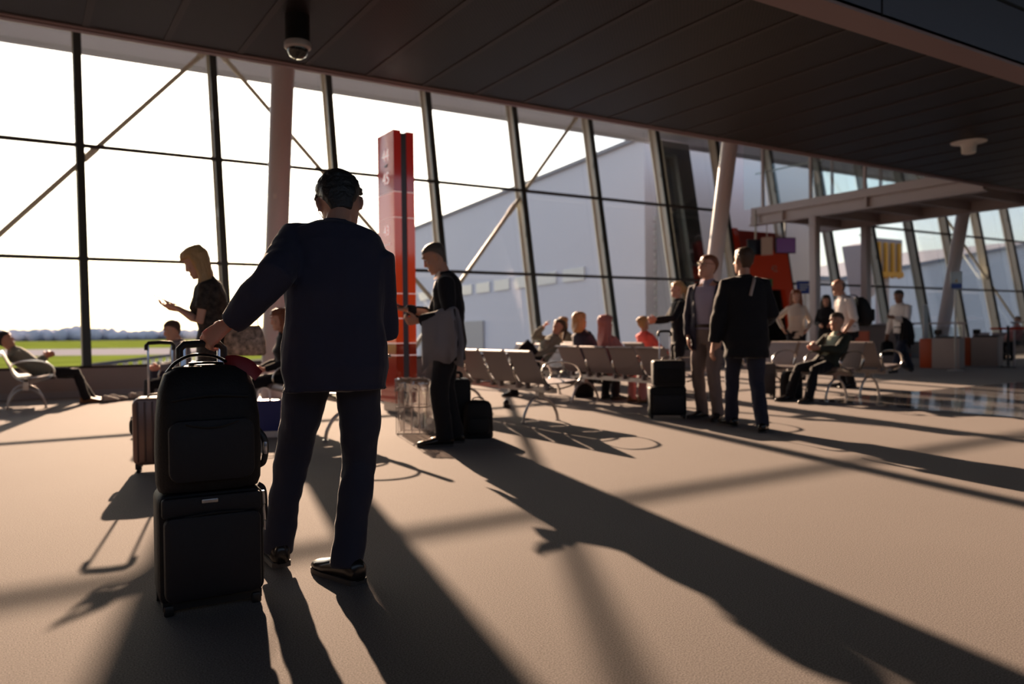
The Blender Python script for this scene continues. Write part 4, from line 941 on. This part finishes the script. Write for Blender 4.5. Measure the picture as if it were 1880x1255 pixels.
def phone(pd, hand, f, label, sz=(.072, .145)):
    """a telephone lying on the fingers of a hand; f: direction of the screen's top in the holder's frame"""
    t0 = pd['t']; f = V(f).normalized(); w_ = f.cross(V((0, 0, 1))).normalized(); n = w_.cross(f)
    p = pd[hand]+f*.11+n*.02
    ob = empty('phone', world_of(t0, p), t0.rotation_euler.z, label, 'phone', None); Mx = Matrix((w_, f, n)).transposed()
    MB().rbox((0, 0, 0), (sz[0], sz[1], .009), .004, axis='z', rot=Mx).build('case', K['phone'], ob); MB().box(n*.0052, (sz[0]*.9, sz[1]*.9, .001), Mx).build('screen', K['screend'], ob)
    return ob
def drape(pd, e, h, m, label, front=.42, back=.36, wid=.30, at=.5):
    """a jacket folded over a forearm from e to h (holder's frame)"""
    t0 = pd['t']; e, h = V(e), V(h); a = (h-e).normalized(); q = V((a.y, -a.x, 0)).normalized(); c0 = e+(h-e)*at
    mb = MB(); prof = [(-.065, -back), (-.072, -back*.6), (-.07, -.1), (-.062, .0), (-.035, .055), (0, .068), (.035, .055), (.062, .0), (.07, -.1), (.08, -front*.6), (.085, -front)]
    R_ = []
    for i in range(9):
        x = (i/8-.5)*wid; R1 = []
        for j, (y, z) in enumerate(prof):
            w_ = (.026*math.sin(i*1.15+1.3*(y > 0)+z*3)+.012*math.sin(i*2.6+z*9))*min(abs(z)*3.5, 1); R1.append(V((x*(1+.35*max(-z, 0))+.03*math.sin(z*7), y+w_, z*(1+.10*math.sin(i*.9+(2 if y > 0 else 0)))+(-.03*(x/wid)**2*4 if z > 0 else 0))))
        inner = [V((p.x, p.y*.78, p.z-(.014 if p.z > -.1 else 0))) for p in R1[::-1]]
        R_.append(R1+inner)
    fl = [[c0+a*p.x+q*p.y+V((0, 0, p.z+a.z*p.x)) for p in r] for r in R_]
    c_ = sum((p for r in fl for p in r), V())/sum(len(r) for r in fl)
    ob = empty('folded_jacket', world_of(t0, c0), t0.rotation_euler.z, label, 'jacket', None)
    mb.loft([[p-c0 for p in r] for r in fl]); mb.build('cloth', K[m], ob, True)
    sl = MB().tube([a*.02+q*.085+V((0, 0, -.02)), a*.03+q*.095+V((0, 0, -.18)), a*.05+q*.085+V((0, 0, -.36))], [(.05, .022), (.045, .02), (.04, .018)], 12, ref=a, round_ends=True); sl.build('sleeve', K[m], ob, True)
    return ob

# the blonde woman looking at her phone
bl = person('woman with long blonde hair in a dark print top, looking at her phone', (1.36, 6.72, 0), 160, 1.72, True, pelvis=(0, 0, .93), lean=0, bend=10, nod=26, topm='floral', off=.018, bulk=1.12, top='tee', sleeve='short', hem=-.16, hair='long', hairm='hblond', skinm='skin2', botm='dark',
    lh=(-.06, .26, 1.22), rh=(.05, .24, 1.20), lpole=(-.5, -.6, -1), rpole=(.5, -.4, -1), lhand=dict(f=(.15, .9, .15), n=(.3, -.2, 1), curl=25), rhand=dict(f=(-.15, .9, .15), n=(-.3, -.2, 1), curl=25), shoem='tan')
phone(bl, 'lh', (.1, .85, .4), 'black phone in the hands of the blonde woman', (.09, .18))
t = empty('snakeskin_handbag', (1.55, 6.46, .83), R(-28), 'snakeskin patterned handbag hanging at the blonde woman\'s side', 'handbag')
hb_ = MB(); hb_.loft([[V((math.copysign(abs(math.cos(a_))**.6, math.cos(a_))*w_, math.copysign(abs(math.sin(a_))**.6, math.sin(a_))*d_, z)) for a_ in [6.2832*k/24 for k in range(24)]] for z, w_, d_ in ((0, .15, .05), (.02, .165, .06), (.12, .16, .06), (.2, .14, .045), (.24, .12, .02))])
hb_.build('body', K['snake'], t, True)
MB().tube(bez([(-.11, 0, .22), (-.07, .02, .42), (-.02, .03, .6), (.02, .03, .6), (.07, .02, .42), (.11, 0, .22)], 5), (.010, .004), 8, ref=(0, 1, 0)).build('strap', K['tan'], t)
# the man reading his phone with a jacket over his arm
m2 = person('man in dark suit reading his phone, grey jacket folded over his arm', (3.25, 6.19, 0), 152, 1.82, leg_r=1.15, pelvis=(0, 0, .962), lean=-2, bend=12, nod=26, topm='dark', botm='dark', hem=-.2, off=.022, hair='crop', hairm='hgrey', shirt='shirtw', openf=(.03, .28, .08), collar='shirtw',
    lh=(-.14, .24, 1.10), rh=(.02, .36, 1.20), lpole=(-.5, -1, -.6), rpole=(.5, -.6, -.8), lfoot=(-.10, .05, 0, 4), rfoot=(.11, -.05, 0, -12), rhand=dict(f=(-.2, .9, .15), n=(-.2, -.1, 1), curl=22), lhand=dict(f=(.2, .9, 0), n=(.8, .1, .4), curl=40))
phone(m2, 'rh', (-.15, .9, .2), 'dark phone held by the man with a grey jacket over his arm')
drape(m2, m2['elL']+V((0, .03, 0)), m2['lh']+V((0, 0, .0)), 'grey', 'grey jacket folded over the forearm of the man reading his phone', .46, .40, .30, .22)
# the two men talking on the right
gm = person('man in glasses with lilac shirt and open jacket, hands at his pockets', (6.50, 6.20, 0), 198, 1.84, pelvis=(0, 0, .965), lean=-3, bend=2, head=(-26, -8, 0), topm='navy2' if 'navy2' in K else 'navy', hem=-.19, off=.022, shirt='shirtl', openf=(.085, .10, .0), collar='shirtl', botm='taupe', belt=True, hair='short', hairm='hred', skinm='skin2', glasses=True,
    lh=(-.20, .09, .93), rh=(.20, .09, .93), lpole=(-.8, -1, 0), rpole=(.8, -1, 0), lfoot=(-.13, .06, 0, 14), rfoot=(.12, -.08, 0, -14), lhand=dict(f=(.25, .25, -.9), n=(.9, -.2, .2), curl=15), rhand=dict(f=(-.25, .25, -.9), n=(-.9, -.2, .2), curl=15), shoem='shoe')
dm = person('man in a dark suit seen from behind, facing the man in glasses', (6.12, 5.31, 0), 52, 1.86, pelvis=(-.02, .02, .945), lean=2, bend=4, head=(16, 0, 3), sh_yaw=4, topm='dark', botm='denim', hem=-.22, off=.03, hair='short', hairm='hbrown', collar='dark', bulk=1.04,
    lh=(-.33, .02, .86), rh=(.20, .28, 1.06), rpole=(.35, -.8, -.8), lfoot=(-.12, .27, 0, 18), rfoot=(.09, -.2, 0, -16))
fd_ = dm['frame']
def on_back(u, x, y):
    c_, l_, f_ = fd_(u); return c_+l_*x-f_*y
MB().tube(bez([on_back(.515, .07, .06), on_back(.48, .062, .125), on_back(.44, .045, .152), on_back(.39, .025, .166), on_back(.34, .012, .170)], 5), (.015, .006), 8, ref=(1, 0, 0)).build('pale_strip', K['beige'], dm['t'])  # beige strip laid down the back of the jacket
bp_ = person('person in black standing half hidden behind the man in glasses', (8.42, 8.62, 0), 152, 1.70, True, topm='dark', top='knit', hem=-.16, hair='tail', hairm='hblond', skinm='skin2', lh=(-.12, .36, 1.16), rh=(.1, .34, 1.12), lpole=(-.8, -.8, -.4), rpole=(.8, -.8, -.4), botm='dark')
# people near the gate
person('woman in a cream jumper with auburn hair standing behind the bench', (12.2, 9.45, 0), 214, 1.66, True, topm='cream', top='knit', off=.016, hem=-.13, hair='long', hairm='hred', skinm='skin2', botm='dark', lh=(-.20, .16, .98), rh=(.24, .06, 1.0), lpole=(-.6, -.8, -.4), rpole=(1, -.5, -.2))
person('dark haired woman in black standing left of the bald man', (14.85, 10.73, 0), 212, 1.66, True, topm='dark', top='knit', hem=-.15, hair='long', hairm='hblack', botm='dark', lh=(-.12, .26, 1.05), rh=(.12, .26, 1.05))
bd_ = person('bald man in a pale shirt carrying a black backpack', (11.66, 8.02, 0), 152, 1.84, pelvis=(0, 0, .965), lean=4, bend=10, nod=8, topm='shirtw', top='shirt', sleeve='roll', hem=-.03, off=.02, collar='shirtw', botm='dark', belt=True, hair='bald', hairm='hgrey', lh=(-.20, .16, .93), rh=(.20, .12, .93), bulk=1.06)
t = empty('backpack', world_of(bd_['t'], (0, -.245, 1.05)), bd_['t'].rotation_euler.z, 'black backpack on the back of the bald man', 'backpack')
MB().loft([[V((math.copysign(abs(math.cos(a_))**.6, math.cos(a_))*w_, yo+math.copysign(abs(math.sin(a_))**.6, math.sin(a_))*d_, z)) for a_ in [6.2832*k/24 for k in range(24)]] for z, w_, d_, yo in ((-.03, .12, .06, -.01), (0, .15, .10, -.02), (.12, .165, .125, -.03), (.28, .16, .11, .0), (.40, .13, .08, .03), (.45, .09, .04, .05))]).build('body', K['bag'], t, True)
MB().rbox((0, -.14, .15), (.24, .05, .20), .03, 5, 'y').build('front_pocket', K['bag2'], t)
for sx in (-1, 1): MB().tube(bez([(sx*.09, .09, .38), (sx*.115, .16, .47), (sx*.12, .28, .47), (sx*.125, .345, .36), (sx*.14, .35, .2), (sx*.17, .26, .06), (sx*.15, .10, .02)], 5), (.022, .007), 8, ref=(1, 0, 0)).build('shoulder_strap', K['bag2'], t)
wk = person('man in a white shirt walking left with a dark jacket over his arm', (15.7, 9.52, 0), 176, 1.82, pelvis=(0, 0, .93), lean=3, bend=6, nod=12, topm='shirtw', top='shirt', hem=-.06, off=.02, collar='shirtw', botm='denim', hair='short', hairm='hblack', skinm='skin3', belt=True,
    lh=(-.08, .36, 1.18), rh=(.27, .10, .84), lpole=(-.6, -1, -.4), lfoot=(-.08, .40, 0, 3, 0), rfoot=(.09, -.40, .06, -6, -24), lhand=dict(f=(.2, .9, .1), n=(.3, -.1, 1), curl=22))
phone(wk, 'lh', (.1, .9, .2), 'small phone held by the walking man in the white shirt')
drape(wk, wk['elL']+V((0, .03, 0)), wk['lh'], 'dark', 'dark jacket draped over the arm of the walking man', .48, .42, .20, .0)
t = soft_bag('briefcase', world_of(wk['t'], (.27, .13, .40)), wk['t'].rotation_euler.z+R(90), .38, .12, .30, 'bag', 'black briefcase in the hand of the walking man', pocket=False)

# seated travellers
def sitter(label, loc, az, H, female=False, **k):
    d = dict(sit=True, pelvis=(0, .13, .535*H/1.72), lean=-28, bend=16, hem=-.07, lfoot=(-.12, .50, 0, 8), rfoot=(.12, .48, 0, -8), lh=(-.12, .36, .62), rh=(.12, .36, .62), top='knit', lpole=(-.6, -.7, -.5), rpole=(.6, -.7, -.5), kpole=(0, .6, 1))
    d.update(k); return person(label, loc, az, H, female, **d)
sitter('man in a green shirt and dark jacket seated at the end of a bench', (9.64, 6.86, 0), 178, 1.68, pelvis=(0, .16, .51), topm='olive', top='jacket', shirt='greens', openf=(.06, .12, .0), botm='dark', hair='short', hairm='hbrown', nod=8, lean=-52, bend=44, lfoot=(-.17, .72, 0, 10), rfoot=(.18, .68, 0, -8), lh=(-.07, .36, .72), rh=(.06, .36, .74))
sitter('sleeper in a grey green jumper lying back on the far left bench', (.10, 13.34, 0), 2, 1.72, topm='khaki', botm='dark', hair='short', hairm='hblack', pelvis=(0, .24, .50), lean=-62, bend=24, head=(0, -4, 0), lfoot=(-.09, .84, 0, 10), rfoot=(.09, .76, 0, -4), lh=(.06, .26, .70), rh=(-.06, .24, .70), shoem='tan')
sitter('brown haired child in pale grey seated beyond the rose suitcase', (1.80, 10.09, 0), 178, 1.52, topm='grey', botm='dark', hair='short', hairm='hbrown', nod=14, lean=-4, lfoot=(-.1, .42, .0, 6), rfoot=(.1, .44, 0, -6), skinm='skin2')
sitter('auburn haired woman in black seated just left of the navy jacketed man', (2.66, 8.76, 0), 178, 1.66, True, topm='dark', botm='dark', hair='bob', hairm='hred', nod=10, lean=-8, skinm='skin2')
sitter('ponytailed woman reclining with a hand raised to her head', (7.02, 10.03, 0), 176, 1.68, True, topm='khaki', botm='dark', hair='tail', hairm='hbrown', pelvis=(0, .2, .53), lean=-46, bend=14, head=(0, -4, 0), rh=(.16, .0, 1.06), rpole=(.8, .6, -.2), lfoot=(-.02, .66, .42, 8, 20), rfoot=(.12, .56, 0, -6), rhand=dict(f=(-.5, -.2, .6), n=(-.6, -.4, -.3), curl=20))
sitter('light haired traveller with a white collar seen from behind on a bench', (6.72, 8.76, 0), 2, 1.66, True, topm='navy', botm='dark', hair='bob', hairm='hblond', collar='shirtw')
sitter('traveller with long rosy hair seen from behind on a bench', (6.72, 8.20, 0), 0, 1.58, True, topm='pinkc', botm='pinkc', hair='long', hairm='hpink', shoem='tan')
sitter('traveller in a coral top seen from behind on the farther bench', (8.85, 9.83, 0), 4, 1.62, True, topm='coralc', botm='dark', hair='bun', hairm='hblond')
sitter('dark haired traveller facing the window on the farther bench', (8.85, 11.51, 0), 0, 1.70, topm='dark', botm='dark', hair='short', hairm='hblack')
sitter('long haired blonde traveller at the far end of the farther bench', (8.85, 12.07, 0), 0, 1.66, True, topm='khaki', botm='dark', hair='long', hairm='hblond')
sitter('distant traveller in a pink top seated at the right edge', (24.6, 11.44, 0), 180, 1.68, True, topm='pinkc', botm='dark', hair='short', hairm='hbrown')

# shoes left on the floor
def loose_shoe(x, y, a, m, label, group=None, sc_=1.):
    ob = empty('loose_shoe', (x, y, 0), R(a), label, 'shoe', group)
    st = [(-.13, .024, .06), (-.115, .036, .09), (-.07, .040, .10), (-.02, .042, .085), (.03, .044, .068), (.08, .048, .058), (.125, .038, .042), (.15, .02, .03)]
    u_ = MB().loft([[V((w_*math.cos(6.283*q/18), y_, .012+h_*.5*(1+math.sin(6.283*q/18)))) for q in range(18)] for y_, w_, h_ in st]).build('upper', K[m], ob, True)
    MB().prism([(w_+.003, y_) for y_, w_, h_ in st]+[(-w_-.003, y_) for y_, w_, h_ in st[::-1]], 'z', 0, .018).build('sole', K['sole'], ob)
    MB().tube(bez([(-.02, .02, .075), (.018, .035, .075), (-.018, .055, .068), (.016, .07, .064)], 4), .003, 6).build('laces', K['white'], ob)
for i, (x, y, a) in enumerate(((1.18, 13.25, -60), (1.30, 13.42, -75), (1.58, 13.62, -55), (1.72, 13.75, -80))):
    loose_shoe(x, y, a, 'paleshoe', 'pale shoe left on the floor by the sill wall at left', 'pale shoes by the sill wall')
loose_shoe(5.46, 8.79, -35, 'shoe', 'black shoe on the floor under the empty bench')
